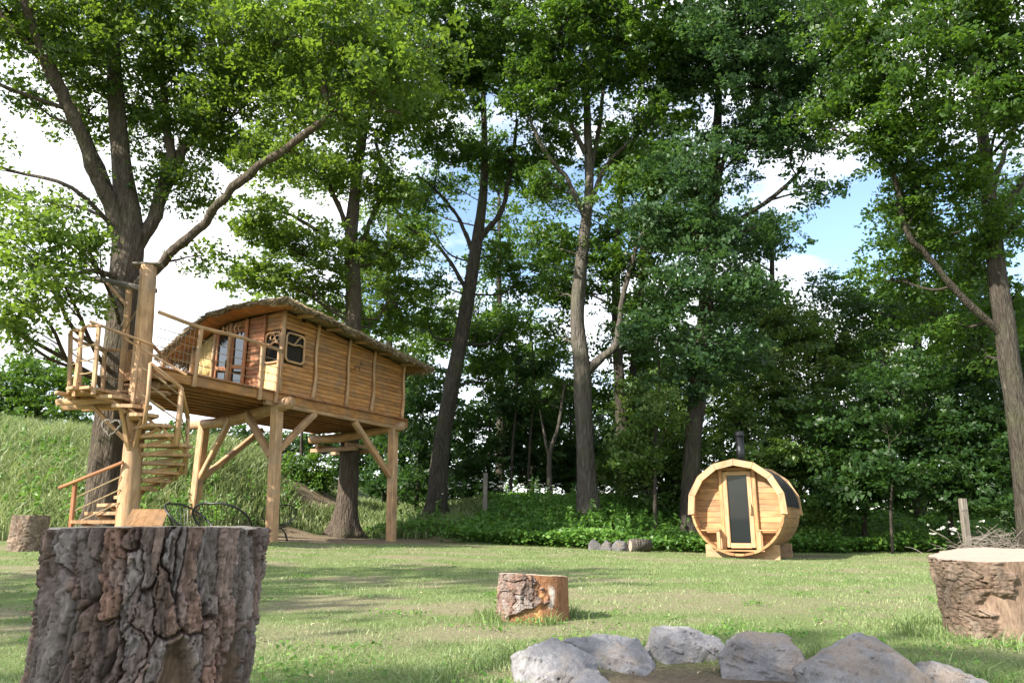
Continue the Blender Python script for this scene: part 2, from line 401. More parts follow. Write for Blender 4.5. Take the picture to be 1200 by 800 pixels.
def build_ground():
    ax = np.concatenate([-np.geomspace(900, 17, 34), np.linspace(-16.5, 16.5, 150), np.geomspace(17, 900, 34)])
    ay = np.concatenate([-np.geomspace(900, 9, 26), np.linspace(-8.5, 0.8, 30), np.linspace(0.95, 34, 190), np.geomspace(35, 900, 36)])
    X, Y = np.meshgrid(ax, ay); Z = ground_z(X, Y) - soil_mask(X, Y) * 0.03
    V = np.stack([X.ravel(), Y.ravel(), Z.ravel()], 1)
    nx, ny = len(ax), len(ay)
    i = np.arange(nx - 1); j = np.arange(ny - 1); I, J = np.meshgrid(i, j)
    a = (J * nx + I).ravel(); Fc = np.stack([a, a + 1, a + 1 + nx, a + nx], 1)
    x, y = V[:, 0], V[:, 1]
    col = np.stack([np.maximum(chip_mask(x, y), 0), soil_mask(x, y), bare_mask(x, y)], 1)
    me = raw_mesh('ground', V, Fc, 4, col=col)
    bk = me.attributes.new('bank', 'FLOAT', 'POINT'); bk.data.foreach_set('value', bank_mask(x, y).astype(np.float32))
    m, nt, b, out = newmat('turf_and_earth')
    at = N(nt, 'ShaderNodeAttribute', attribute_name='col'); sp = N(nt, 'ShaderNodeSeparateColor'); nt.links.new(at.outputs['Color'], sp.inputs[0])
    tcn = N(nt, 'ShaderNodeTexCoord')
    n1 = N(nt, 'ShaderNodeTexNoise', Scale=2.2, Detail=8.0, Roughness=0.7); nt.links.new(tcn.outputs['Object'], n1.inputs['Vector'])
    n2 = N(nt, 'ShaderNodeTexNoise', Scale=38.0, Detail=6.0, Roughness=0.75); nt.links.new(tcn.outputs['Object'], n2.inputs['Vector'])
    g = ramp(nt, n2.outputs['Fac'], [(0.3, (0.078, 0.11, 0.034)), (0.5, (0.165, 0.215, 0.078)), (0.72, (0.30, 0.325, 0.16))])
    s = ramp(nt, n2.outputs['Fac'], [(0.3, (0.16, 0.135, 0.085)), (0.5, (0.26, 0.225, 0.145)), (0.72, (0.37, 0.33, 0.22))])
    mb = N(nt, 'ShaderNodeMath', operation='MULTIPLY'); mb.inputs[1].default_value = 0.8; nt.links.new(sp.outputs[2], mb.inputs[0])
    c = mixc(nt, mb.outputs[0], g.outputs[0], s.outputs[0])
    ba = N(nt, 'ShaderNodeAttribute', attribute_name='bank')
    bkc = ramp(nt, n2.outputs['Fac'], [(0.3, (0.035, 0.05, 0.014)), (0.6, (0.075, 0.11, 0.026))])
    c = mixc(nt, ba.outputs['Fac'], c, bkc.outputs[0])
    ch = ramp(nt, n2.outputs['Fac'], [(0.3, (0.12, 0.088, 0.058)), (0.5, (0.24, 0.185, 0.125)), (0.75, (0.40, 0.325, 0.23))])
    c = mixc(nt, sp.outputs[0], c, ch.outputs[0])
    so = ramp(nt, n2.outputs['Fac'], [(0.3, (0.095, 0.07, 0.048)), (0.55, (0.19, 0.147, 0.105)), (0.78, (0.29, 0.24, 0.18))])
    c = mixc(nt, sp.outputs[1], c, so.outputs[0])
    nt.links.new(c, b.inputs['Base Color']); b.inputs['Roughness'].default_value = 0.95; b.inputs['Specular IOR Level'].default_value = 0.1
    bump(nt, b, n2.outputs['Fac'], 0.8, 0.04)
    o = link('ground', me, m, None, True); tag(o, 'mown lawn rising to a grassy bank, with worn earth patches', 'ground', kind='structure')
build_ground()

# ------------------------------------------------------------------ grass and ground cover (stuff)
def blades(name, X, Y, h, w, lean, mat, label, cat, segs=1, tint=None, rng=RNG):
    n = len(X); Z = ground_z(X, Y) - soil_mask(X, Y) * 0.03
    a = rng.uniform(0, 2 * math.pi, n); side = np.stack([np.cos(a), np.sin(a), np.zeros(n)], 1)
    b = rng.uniform(0, 2 * math.pi, n); ld = np.stack([np.cos(b), np.sin(b), np.zeros(n)], 1) * (lean * rng.uniform(0.2, 1.0, n))[:, None]
    base = np.stack([X, Y, Z - 0.01], 1); up = np.array([0, 0, 1.0])
    if segs == 1:
        tip = base + (up + ld) * h[:, None]
        V = np.stack([base - side * w[:, None], base + side * w[:, None], tip], 1).reshape(-1, 3)
        Fc = np.arange(3 * n); np_ = 3; t = tint
    else:
        mid = base + (up + ld * 0.45) * (h * 0.55)[:, None]; tip = base + (up * 0.92 + ld * 1.5) * h[:, None]
        V = np.stack([base - side * w[:, None] * 0.8, base + side * w[:, None] * 0.8, mid + side * w[:, None], mid - side * w[:, None], tip], 1).reshape(-1, 3)
        k = np.arange(n)[:, None] * 5
        Fc = np.concatenate([k + [0, 1, 2], k + [0, 2, 3], k + [3, 2, 4]], 1).ravel(); np_ = 3
        t = np.repeat(tint, 3)
    o = link(name, raw_mesh(name, V, Fc, np_, tint=t), mat); tag(o, label, cat, kind='stuff'); return o

def lawn_blades():
    n = 380000
    r = np.exp(RNG.uniform(math.log(1.2), math.log(23), n)); th = RNG.uniform(rad(-44), rad(44), n)
    X = r * np.sin(th); Y = r * np.cos(th)
    keep = (soil_mask(X, Y) < RNG.uniform(0.15, 0.6, n)) & (chip_mask(X, Y) < RNG.uniform(0.1, 0.5, n)) & (bare_mask(X, Y) < RNG.uniform(0.12, 1.15, n)) & (bank_mask(X, Y) < 0.7)
    X, Y, r = X[keep], Y[keep], r[keep]; n = len(X)
    patch = np.clip(.5 + 1.5 * (.55 * fbm(X * 1.1, Y * 1.1, 23, 4) + .45 * fbm(X * 6, Y * 6, 25, 3) - .5), 0, 1)
    h = (0.014 + 0.022 * RNG.random(n)) * (0.45 + 0.9 * patch) * (1 + 0.02 * r)
    w = 0.0015 * (1 + 0.30 * r) * RNG.uniform(0.7, 1.3, n)
    t = np.clip(0.1 + 0.75 * patch * RNG.uniform(0.5, 1.3, n) + (RNG.random(n) < 0.09) * 0.4 + 0.3 * bare_mask(X, Y), 0, 1)
    blades('lawn_grass', X, Y, h, w, 0.9, M['grass'], 'short green mown grass with straw flecks covering the lawn', 'grass', 1, t)
    # longer tufts against the stones and stumps
    X, Y = [], []
    for cx, cy, rr, k in ((PIT[0], PIT[1] + 0.05, 1.10, 2600), (0.13, 5.25, 0.27, 700), (2.75, 4.5, 0.42, 900), (-0.76, 1.7, 0.3, 500)):
        a = RNG.uniform(0, 6.283, k); q = rr + np.abs(RNG.normal(0, 0.07, k)); X.append(cx + q * np.cos(a)); Y.append(cy + q * np.sin(a))
    X, Y = np.concatenate(X), np.concatenate(Y); n = len(X)
    keep = fbm(X * 5, Y * 5, 91, 3) > 0.42; X, Y = X[keep], Y[keep]; n = len(X)
    blades('grass_tuft', X, Y, RNG.uniform(0.04, 0.12, n), np.full(n, 0.0028), 0.8, M['grass'], 'longer uncut grass round the foot of stones and stumps', 'grass', 2, RNG.random(n) * 0.7)
lawn_blades()

def meadow():
    n = 105000
    X = RNG.uniform(-26, 1.0, n); Y = RNG.uniform(11, 31, n)
    keep = (bank_mask(X, Y) > RNG.uniform(0.3, 0.9, n)) & (chip_mask(X, Y) < 0.3) & (np.abs(X / Y) < 0.95) & ~((X > -2.5) & (Y < 23.8))
    d = np.hypot(X, Y); X, Y = X[keep], Y[keep]; n = len(X)
    p = fbm(X * 0.8, Y * 0.8, 33, 4); left = sst(-7.0, -10.0, X)
    h = (0.12 + 0.20 * RNG.random(n)) * (0.6 + 0.9 * p) + left * RNG.uniform(0.05, 0.42, n) * (0.4 + p)
    t = np.clip(p * 0.8 + RNG.normal(0, 0.16, n) + 0.05, 0, 1)
    blades('meadow_grass', X, Y, h, RNG.uniform(0.010, 0.020, n), 0.55, M['tallgrass'], 'tall pale green meadow grass on the sunlit bank', 'grass', 2, t)
meadow()

def leaf_quads(C, Nrm, size, aspect, rng, fold=0.25):
    n = len(C)
    Nrm = Nrm / np.linalg.norm(Nrm, axis=1, keepdims=True)
    t = rng.normal(size=(n, 3)); t -= Nrm * np.sum(t * Nrm, 1, keepdims=True); t /= np.linalg.norm(t, axis=1, keepdims=True)
    s = np.cross(Nrm, t); L = size[:, None]
    a = C - t * L * 0.5; c = C + t * L * 0.5 - Nrm * L * fold * 0.5; mid = C - t * L * 0.02 + Nrm * L * fold * 0.3
    b = mid + s * L * aspect * 0.5; d = mid - s * L * aspect * 0.5
    return np.stack([a, b, c, d], 1).reshape(-1, 3), np.arange(4 * n)

def litter():
    n = 1500
    r = np.exp(RNG.uniform(math.log(1.6), math.log(18), n)); th = RNG.uniform(rad(-42), rad(42), n)
    X = r * np.sin(th); Y = r * np.cos(th); keep = fbm(X * 1.2, Y * 1.2, 95, 3) > .42; X, Y, r = X[keep], Y[keep], r[keep]; n = len(X)
    Z = ground_z(X, Y) - soil_mask(X, Y) * .03 + RNG.uniform(.008, .03, n)
    V, Fc = leaf_quads(np.stack([X, Y, Z], 1), RNG.normal(size=(n, 3)) * .35 + [0, 0, 1], RNG.uniform(.010, .028, n) * (1 + .05 * r), .4, RNG)
    o = link('leaf_litter', raw_mesh('leaf_litter', V, Fc, 4, tint=RNG.random(n)), M['straw']); tag(o, 'dry brown leaves and straw bits scattered over the lawn', 'leaf litter', kind='stuff')
    n = 9000
    k = RNG.integers(0, 260, n); cr = np.exp(np.random.default_rng(8).uniform(math.log(1.8), math.log(16), 260)); ct = np.random.default_rng(9).uniform(rad(-42), rad(42), 260)
    X = (cr * np.sin(ct))[k] + RNG.normal(0, .07, n); Y = (cr * np.cos(ct))[k] + RNG.normal(0, .07, n)
    keep = soil_mask(X, Y) < .3; X, Y = X[keep], Y[keep]; n = len(X)
    Z = ground_z(X, Y) + RNG.uniform(.01, .035, n)
    V, Fc = leaf_quads(np.stack([X, Y, Z], 1), RNG.normal(size=(n, 3)) * .4 + [0, -.2, 1], RNG.uniform(.012, .028, n), .8, RNG)
    o = link('clover', raw_mesh('clover', V, Fc, 4, tint=RNG.random(n)), M['cover']); tag(o, 'small dark clover patches growing in the lawn', 'clover', kind='stuff')
litter()

def ground_cover():
    n = 105000
    X = RNG.uniform(-4.5, 17, n); Y = RNG.uniform(19, 28.5, n)
    keep = (bank_mask(X, Y) > RNG.uniform(0.4, 0.9, n)) & (chip_mask(X, Y) < 0.25) & (soil_mask(X, Y) < 0.3)
    p = fbm(X * 0.9, Y * 0.9, 71, 4); keep &= (p > 0.30) & ~((X < -1.8 + 2 * p) & (Y > 23.5 + RNG.normal(0, .6, n)))
    X, Y, p = X[keep], Y[keep], p[keep]; n = len(X)
    top = 0.10 + 0.55 * p; Z = ground_z(X, Y) + top * np.sqrt(RNG.random(n))
    nr = RNG.normal(size=(n, 3)) * 0.45 + np.array([-0.1, -0.25, 0.9])
    V, Fc = leaf_quads(np.stack([X, Y, Z], 1), nr, RNG.uniform(0.07, 0.15, n), 0.75, RNG)
    o = link('ground_cover', raw_mesh('ground_cover', V, Fc, 4, tint=np.clip(p * 0.9 + RNG.normal(0, 0.2, n), 0, 1)), M['cover'])
    tag(o, 'low leafy green ground cover over the shaded bank', 'ground cover', kind='stuff')
    C = []; K = []; rr = random.Random(12)
    for q in range(620):
        x, y = rr.uniform(-3.5, 15), rr.uniform(19.6, 27.5)
        if bank_mask(np.array([x]), np.array([y]))[0] < .7 or fbm(np.array([x * .7]), np.array([y * .7]), 83, 3)[0] < .46: continue
        h_ = rr.uniform(.45, 1.0); z = gz(x, y); lx_, ly_ = rr.gauss(0, .12), rr.gauss(0, .12); tt = rr.random()
        for w in range(int(h_ * 22)):
            f = rr.uniform(.3, 1); a = rr.uniform(0, 6.283); q_ = .13 * (1.15 - f); C.append((x + lx_ * f + q_ * math.cos(a), y + ly_ * f + q_ * math.sin(a), z + h_ * f)); K.append(min(1, max(0, tt * .7 + rr.gauss(.15, .1))))
    for q in range(520):
        x, y = rr.uniform(-22, -6.5), rr.uniform(14, 27)
        if bank_mask(np.array([x]), np.array([y]))[0] < .8 or fbm(np.array([x * .5]), np.array([y * .5]), 84, 3)[0] < .52: continue
        h_ = rr.uniform(.35, .95); z = gz(x, y); lx_, ly_ = rr.gauss(0, .12), rr.gauss(0, .12); tt = rr.random()
        for w in range(int(h_ * 26)):
            f = rr.uniform(.35, 1); a = rr.uniform(0, 6.283); q_ = .17 * (1.15 - f); C.append((x + lx_ * f + q_ * math.cos(a), y + ly_ * f + q_ * math.sin(a), z + h_ * f)); K.append(min(1, max(0, tt * .7 + rr.gauss(.2, .1))))
    C = np.array(C); n = len(C)
    V, Fc = leaf_quads(C, RNG.normal(size=(n, 3)) * .5 + [0, -.3, .8], RNG.uniform(.09, .17, n), .5, RNG)
    o = link('nettle_growth', raw_mesh('nettle_growth', V, Fc, 4, tint=K), M['cover']); tag(o, 'taller upright nettles and weeds growing through the bank', 'weeds', kind='stuff')
    # white umbels along the top of the bank
    pts = []
    for k in range(150):
        x = random.uniform(-2.5, 6.2); y = random.uniform(25.0, 28.0)
        if fbm(np.array([x * 0.8]), np.array([y]), 5, 2)[0] < 0.45: continue
        z = gz(x, y) + random.uniform(0.45, 0.85)
        for q in range(13):
            a, r_ = random.uniform(0, 6.28), random.uniform(0, 0.09); pts.append((x + r_ * math.cos(a), y + r_ * math.sin(a), z + random.uniform(-.015, .02)))
    for k in range(15):
        x = random.gauss(11.1, 0.3); y = random.gauss(19.3, 0.25); z = gz(x, y) + random.uniform(0.5, 0.85)
        for q in range(10):
            a, r_ = random.uniform(0, 6.28), random.uniform(0, 0.07); pts.append((x + r_ * math.cos(a), y + r_ * math.sin(a), z + random.uniform(-.02, .02)))
    C = np.array(pts); n = len(C)
    V, Fc = leaf_quads(C, RNG.normal(size=(n, 3)) * 0.4 + [0, -0.4, 0.9], RNG.uniform(0.03, 0.06, n), 0.9, RNG)
    o = link('white_umbel', raw_mesh('white_umbel', V, Fc, 4, tint=RNG.random(n)), M['petal'])
    tag(o, 'small white flower heads standing above the bank', 'flowers', kind='stuff')
ground_cover()

# ------------------------------------------------------------------ trees
def tree(name, label, path, limbs=(), blobs=(), leaf=('leaf_oak', 0.13), bark='bark_oak', group=None, dens=1.0, flare=1.5, seed=1, cat='tree', nseg=18, tint0=0.0, twig=True, world=False, rs=0.82):
    """path / limbs: (px, py, distance, radius) through the photograph; blobs: (px, py, distance, radius) masses of foliage"""
    rng = np.random.default_rng(seed); rnd = random.Random(seed)
    Q = (lambda a, b, c: Vector((a, b, c))) if world else P
    p0 = Q(*path[0][:3]); base = Vector((p0.x, p0.y, gz(p0.x, p0.y) - 0.05))
    root = empty(name, base, 0, label, cat, group)
    ctrl = [(*Q(a, b, c), r * rs) for a, b, c, r in path]; ctrl[0] = (base.x, base.y, base.z, ctrl[0][3])
    cv = bez(ctrl, 9)
    def skin(curve, n, wobble, fl=0.0):
        pts = [Vector(c[:3]) - base for c in curve]; rs = [max(c[3], 0.012) for c in curve]
        rings = []; pxv = None
        for k, p in enumerate(pts):
            d = (pts[min(k + 1, len(pts) - 1)] - pts[max(k - 1, 0)]).normalized()
            if pxv is None: pxv = d.orthogonal().normalized()
            x = (pxv - d * pxv.dot(d)).normalized(); y = d.cross(x); pxv = x
            hgt = p.z; ring = []
            for i in range(n):
                a = 2 * math.pi * i / n
                w = 1 + wobble * (float(vnoise(np.array([math.cos(a) * 2.2 + 5 + seed]), np.array([hgt * 0.9 + math.sin(a) * 2.2]), seed)[0]) - 0.5)
                if fl: w *= 1 + (fl - 1) * math.exp(-max(hgt, 0) / 0.38) * (0.75 + 0.45 * math.cos(a * 5 + seed))
                ring.append(p + (x * math.cos(a) + y * math.sin(a)) * rs[k] * w)
            rings.append(ring)
        return rings
    mb = MB(); mb.loft(skin(cv, nseg, 0.28, flare)); mb.build('trunk', M[bark], root, True)
    skel = [(Vector(c[:3]), c[3]) for c in cv]
    for lm in limbs:
        c2 = bez([(*Q(a, b, c), r * rs) for a, b, c, r in lm], 8)
        for k_, c_ in enumerate(c2):
            if k_ > 2:
                c_[:3] += (np.array([vnoise(np.array([k_ * .45 + q * 9]), np.array([float(seed)]), 60 + q)[0] for q in range(3)]) - .5) * min(.07, .5 * c_[3] + .02); c_[3] *= .86 + .30 * vnoise(np.array([k_ * .8]), np.array([3.0 + seed]), 66)[0]
        mb = MB(); mb.loft(skin(c2, 10, 0.25)); mb.build('limb', M[bark], root, True)
        skel += [(Vector(c[:3]), c[3]) for c in c2]
    # foliage
    CC = []; NN = []; SS = []; TT = []
    lsz = leaf[1]
    for bi, bl in enumerate(blobs):
        px, py, Y, r = bl[:4]; k = bl[4] if len(bl) > 4 else 1.0
        c = Q(px, py, Y)
        if not world and py < 175 and k >= 1: k = 1.2; r *= 1.12
        best = None
        for q, rr in skel:
            dh = c.z - q.z; dist = (c - q).length
            cost = dist + (2.5 * max(0, 0.35 * dist - dh)) + (1.5 if rr < 0.05 else 0)
            if best is None or cost < best[0]: best = (cost, q, rr)
        q, rr = best[1], best[2]; d = c - q
        mb = MB()
        r0 = min(rr * 0.5, 0.025 + 0.010 * d.length); m1 = q + d * 0.4 + Vector((rnd.uniform(-.4, .4), rnd.uniform(-.4, .4), rnd.uniform(-0.3, 0.25))) * d.length * 0.35
        m2 = q + d * 0.75 + Vector((rnd.uniform(-.2, .2), rnd.uniform(-.2, .2), rnd.uniform(-0.1, 0.2))) * d.length * 0.3
        cl_ = bez([(*q, r0), (*m1, r0 * 0.75), (*m2, r0 * 0.55), (*c, r0 * 0.3)], 4)
        mb.tube([Vector(t[:3]) - base for t in cl_], [t[3] for t in cl_], 6)
        ncl = max(4, int(8.0 * r * r + 4))
        for s in range(ncl):
            v = rng.normal(size=3); v /= np.linalg.norm(v); v = v * r * (0.25 + 0.75 * rng.random() ** 0.6); v[2] *= 0.72
            cc = np.array(c) + v
            if twig:
                st = cl_[rnd.randrange(len(cl_) // 2, len(cl_))]
                mid = (Vector(st[:3]) + Vector(cc)) / 2 + Vector((rnd.uniform(-.15, .15), rnd.uniform(-.15, .15), rnd.uniform(-.05, .2)))
                mb.tube([Vector(st[:3]) - base, mid - base, Vector(cc) - base], [0.016, 0.011, 0.006], 4)
            nsp = 7
            sp = cc + rng.normal(size=(nsp, 3)) * np.array([0.34, 0.34, 0.20]) * min(1.15, 0.55 + 0.4 * r)
            m = int(rng.uniform(13, 38) * dens * k * (0.13 / lsz) ** 1.4)
            if m < 1: continue
            pp = np.repeat(sp, m, 0) + rng.normal(size=(nsp * m, 3)) * np.array([0.125, 0.125, 0.065])
            CC.append(pp); nn = rng.normal(size=(nsp * m, 3)) * 0.38 + np.array([0, 0, 0.62]) + np.repeat(rng.normal(size=(nsp, 3)) * 0.5, m, 0)
            NN.append(nn); SS.append(rng.uniform(0.55, 1.35, nsp * m) * lsz)
            TT.append(np.clip(rng.normal(0.42 + tint0 + (bl[5] if len(bl) > 5 else 0), 0.22) + np.repeat(rng.normal(0, .12, nsp), m) + rng.normal(0, 0.14, nsp * m), 0, 1))
        mb.build('limb', M[bark], root, True)
    C = np.concatenate(CC); V, Fc = leaf_quads(C, np.concatenate(NN), np.concatenate(SS), 0.62, rng)
    V = V - np.array(base)
    link('crown', raw_mesh('crown', V, Fc, 4, tint=np.concatenate(TT)), M[leaf[0]], root)
    return root

TREES = 'trees standing round the lawn'
# the oak that carries the spiral stair
tree('oak_tree', 'huge forked oak with long spreading limbs rising behind the spiral stair',
     [(122, 606, 16.4, .46), (128, 500, 16.4, .40), (140, 400, 16.4, .38), (150, 310, 16.4, .42), (150, 262, 16.4, .40), (142, 190, 16.5, .26), (136, 110, 16.5, .22), (131, 20, 16.6, .17), (128, -90, 16.8, .10)],
     limbs=[[(146, 285, 16.3, .30), (122, 225, 16.0, .22), (100, 172, 15.6, .19), (72, 105, 15.2, .16), (45, 50, 14.8, .13), (20, -20, 14.2, .09)],
            [(70, 108, 15.2, .13), (40, 60, 15.0, .11), (0, 15, 14.6, .09), (-60, -40, 14.2, .05)],
            [(135, 245, 16.4, .20), (112, 190, 16.7, .16), (90, 130, 17, .13), (60, 90, 17.2, .05)],
            [(158, 290, 16.4, .24), (184, 245, 16.6, .19), (198, 190, 16.8, .15), (196, 140, 17.0, .12), (188, 70, 17.3, .08)],
            [(182, 250, 16.6, .16), (212, 180, 17.0, .14), (240, 140, 17.2, .15), (258, 95, 17.3, .13), (258, 40, 17.4, .09), (250, -30, 17.6, .06)],
            [(160, 335, 16.3, .15), (195, 303, 15.9, .125), (232, 268, 15.4, .12), (262, 232, 15.0, .115), (295, 200, 14.6, .11), (345, 168, 14.1, .10), (385, 136, 13.8, .09), (425, 128, 13.5, .065), (470, 132, 13.2, .035)],
            [(386, 132, 13.8, .09), (378, 95, 13.8, .08), (377, 45, 13.7, .07), (395, 0, 13.6, .05)],
            [(140, 325, 16.2, .10), (110, 318, 15.6, .07), (76, 324, 15.0, .04)]],
     blobs=[(30, 300, 13.2, .9, .85, .55), (75, 335, 13.3, .65, .85, .6), (20, 350, 13.4, .7, .85, .6), (70, 270, 13.4, .7, .8, .5), (-20, 260, 13.4, .9, .8, .45), (100, 285, 13.8, .5, .7, .45), (15, 385, 13.5, .45, .9, .5),  # low left masses carry lighter leaf tints standing in for sunlight
            (55, 235, 16.5, .6, .7), (30, 120, 15.2, .7, .6), (105, 130, 16.8, .9), (80, 60, 15.4, 1.0), (60, 10, 15, 1.3), (140, 50, 17.4, 1.4), (190, 30, 16, 1.4),
            (205, 110, 17.2, 1.1), (195, 170, 17.2, .9), (165, 130, 17.5, .8, .7), (250, 60, 16.6, 1.5), (310, 50, 15, 1.5), (290, 120, 16, 1.2), (255, 160, 17, 1.0), (350, 110, 14.6, 1.1),
            (225, 215, 16.6, .7), (180, 215, 16.6, .6), (300, 185, 15.4, .7), (330, 20, 14, 1.4), (400, 40, 13.4, 1.4), (420, 95, 13.2, 1.0), (460, 60, 13.0, 1.1), (10, 10, 14.4, 1.1),
            (150, -30, 15, 1.6), (260, -40, 14.5, 1.6), (-40, 180, 14.4, .8, .6), (350, 180, 14.6, .6, .7), (-90, 330, 13.2, .9), (-80, 40, 14, 1.2), (230, 300, 16.2, .45, .6)],
     leaf=('leaf_big_oak', 0.115), bark='bark_oak', group=TREES, seed=3, flare=1.75, nseg=26, dens=.80, tint0=-.20)

tree('oak_tree', 'grey trunked oak passing the far end of the treehouse, with bright yellow green leaves',
     [(404, 622, 23.4, .44), (408, 560, 23.4, .37), (411, 450, 23.4, .33), (414, 350, 23.4, .30), (412, 270, 23.4, .26), (420, 190, 23.3, .20), (436, 90, 23.2, .15), (445, -30, 23, .08)],
     limbs=[[(416, 300, 23.4, .13), (436, 255, 23.6, .10), (448, 215, 23.7, .10), (440, 165, 23.8, .07)],
            [(413, 285, 23.4, .12), (385, 215, 23, .10), (352, 165, 22.6, .07), (330, 110, 22.4, .05)],
            [(412, 300, 23.4, .10), (360, 262, 22.6, .07), (310, 240, 22, .05)]],
     blobs=[(305, 325, 22.4, 1.1), (335, 285, 22.4, 1.2), (300, 255, 22, 1.0), (385, 300, 23, 1.1), (445, 300, 24.4, 1.2), (465, 355, 25, 1.1), (350, 335, 22.6, .9), (395, 345, 23.8, .9), (440, 375, 25, .9), (365, 195, 22.4, 1.3), (420, 210, 23.4, 1.2),
            (320, 170, 21.8, 1.1), (465, 225, 23.4, 1.1), (390, 120, 22, 1.6), (450, 140, 22.4, 1.4), (440, 40, 22, 1.8), (370, 50, 21.4, 1.8), (500, 90, 22.4, 1.5), (480, 290, 24, .8)],
     leaf=('leaf_light', 0.15), bark='bark_oak', group=TREES, seed=5, flare=1.9, dens=1.0)

tree('oak_tree', 'dark leaning oak trunk on the bank beyond the treehouse, near a grey fence post',
     [(511, 584, 25.6, .42), (517, 520, 25.6, .36), (530, 450, 25.6, .34), (541, 390, 25.6, .31), (553, 320, 25.6, .27), (562, 262, 25.6, .24), (568, 200, 25.6, .16), (566, 110, 25.4, .12), (560, 0, 25, .06)],
     limbs=[[(558, 285, 25.6, .15), (585, 250, 25.4, .12), (598, 205, 25.2, .10), (606, 140, 25, .06)],
            [(556, 300, 25.6, .12), (540, 262, 25.6, .09), (520, 232, 25.4, .07), (488, 205, 25, .04)],
            [(550, 345, 25.6, .10), (515, 290, 25.4, .07), (475, 265, 25, .05)]],
     blobs=[(500, 225, 25, 1.0, .8), (545, 180, 25.4, 1.2), (600, 190, 25, 1.2), (585, 300, 26.4, .9), (620, 330, 27, 1.0), (600, 385, 28, 1.2), (500, 330, 26, .8, .7), (490, 380, 27, 1.1), (560, 390, 28, .9), (540, 90, 24, 1.7),
            (600, 70, 23.6, 1.8), (500, 150, 24.6, 1.2), (520, 20, 22, 1.9), (600, 0, 22, 2.0), (640, 160, 25, 1.2), (575, 440, 28, 1.0)],
     leaf=('leaf_oak', 0.155), bark='bark_dark', group=TREES, seed=8, dens=1.0, flare=1.5)

tree('beech_tree', 'pale straight trunk with a low forked bough, standing in the leafy bank',
     [(690, 604, 23.4, .40), (687, 560, 23.4, .35), (684, 500, 23.4, .32), (682, 435, 23.4, .33), (677, 370, 23.4, .27), (682, 300, 23.4, .24), (690, 220, 23.4, .20), (688, 130, 23.2, .15), (684, 20, 23, .10), (680, -60, 23, .06)],
     limbs=[[(684, 440, 23.4, .20), (704, 420, 23.3, .15), (722, 402, 23.2, .13), (728, 360, 23.1, .11), (742, 300, 23, .09), (765, 250, 22.6, .05)],
            [(688, 260, 23.4, .14), (665, 210, 23, .10), (640, 180, 22.6, .08), (615, 130, 22.2, .05)],
            [(689, 250, 23.4, .13), (710, 195, 23, .10), (740, 165, 22.6, .07), (770, 140, 22.2, .05)],
            [(686, 180, 23.3, .12), (668, 140, 23, .08), (650, 80, 22.6, .05)],
            [(690, 215, 23.3, .12), (702, 150, 23.4, .09), (712, 60, 23.4, .06)]],
     blobs=[(640, 100, 22, 1.6), (700, 60, 21.6, 1.9), (765, 120, 22, 1.8), (740, 230, 22.6, 1.2), (785, 210, 22, 1.3), (640, 290, 24, 1.1), (655, 345, 25, 1.0), (765, 300, 23.4, 1.2), (720, 310, 24, 1.0), (655, 15, 20.6, 2.0), (740, 10, 20, 2.0),
            (640, 215, 23, .9, .7), (720, 185, 23.8, .9), (800, 60, 20.6, 1.8), (770, 370, 24, 1.0), (660, 395, 26, .9, .8), (705, 345, 25, .7, .7)],
     leaf=('leaf_oak', 0.15), bark='bark_pale', group=TREES, seed=12, dens=1.05, flare=1.4)

tree('ash_tree', 'slender pair of dark and pale stems behind the pale forked beech',
     [(731, 592, 26.5, .30), (730, 530, 26.5, .27), (726, 450, 26.5, .24), (722, 370, 26.5, .20), (724, 280, 26.5, .15), (730, 180, 26.5, .10)],
     limbs=[[(733, 560, 26.6, .18), (738, 490, 26.7, .17), (744, 420, 26.8, .16), (752, 340, 26.8, .12), (760, 250, 26.8, .07)]],
     blobs=[(720, 400, 27, 1.0, .8), (760, 420, 27.4, 1.1, .9), (700, 460, 28, 1.0, .8), (750, 350, 27, 1.1), (710, 270, 27, 1.1), (770, 260, 26.5, 1.3), (735, 180, 26, 1.6)],
     leaf=('leaf_oak', 0.16), bark='bark_dark', group=TREES, seed=14, dens=0.9)

tree('oak_tree', 'tall oak behind the barrel sauna with blue green drooping foliage',
     [(806, 600, 22.0, .38), (812, 530, 22.0, .31), (820, 440, 22.0, .29), (828, 350, 22.0, .27), (834, 270, 22.0, .25), (838, 200, 22.0, .20), (842, 110, 21.8, .15), (846, 0, 21.5, .09)],
     limbs=[[(833, 290, 22, .15), (862, 262, 21.8, .12), (900, 235, 21.4, .09), (945, 195, 21, .05)],
            [(834, 255, 22, .13), (815, 215, 21.8, .10), (795, 170, 21.4, .06)],
            [(836, 230, 22, .14), (852, 180, 21.8, .11), (880, 140, 21.4, .07), (915, 80, 21, .04)]],
     blobs=[(830, 60, 20, 1.8), (900, 90, 19.8, 1.8), (870, 170, 20.8, 1.5), (930, 160, 20.4, 1.2), (800, 200, 20.6, 1.3), (850, 20, 18.5, 1.8), (940, 30, 18.5, 1.8), (815, 275, 20.4, 1.1), (775, 250, 20.8, 1.0), (800, 330, 20.4, 1.1),
            (850, 340, 20.8, 1.0), (880, 270, 21, .9), (770, 385, 21, 1.0), (830, 395, 20.6, 1.0), (880, 350, 21.4, 1.0), (985, 90, 19.2, 1.4), (960, 220, 20.4, .7, .7), (800, 440, 21.4, .9), (870, 420, 22.4, 1.0)],
     leaf=('leaf_blue', 0.14), bark='bark_dark', group=TREES, seed=17, dens=1.05)

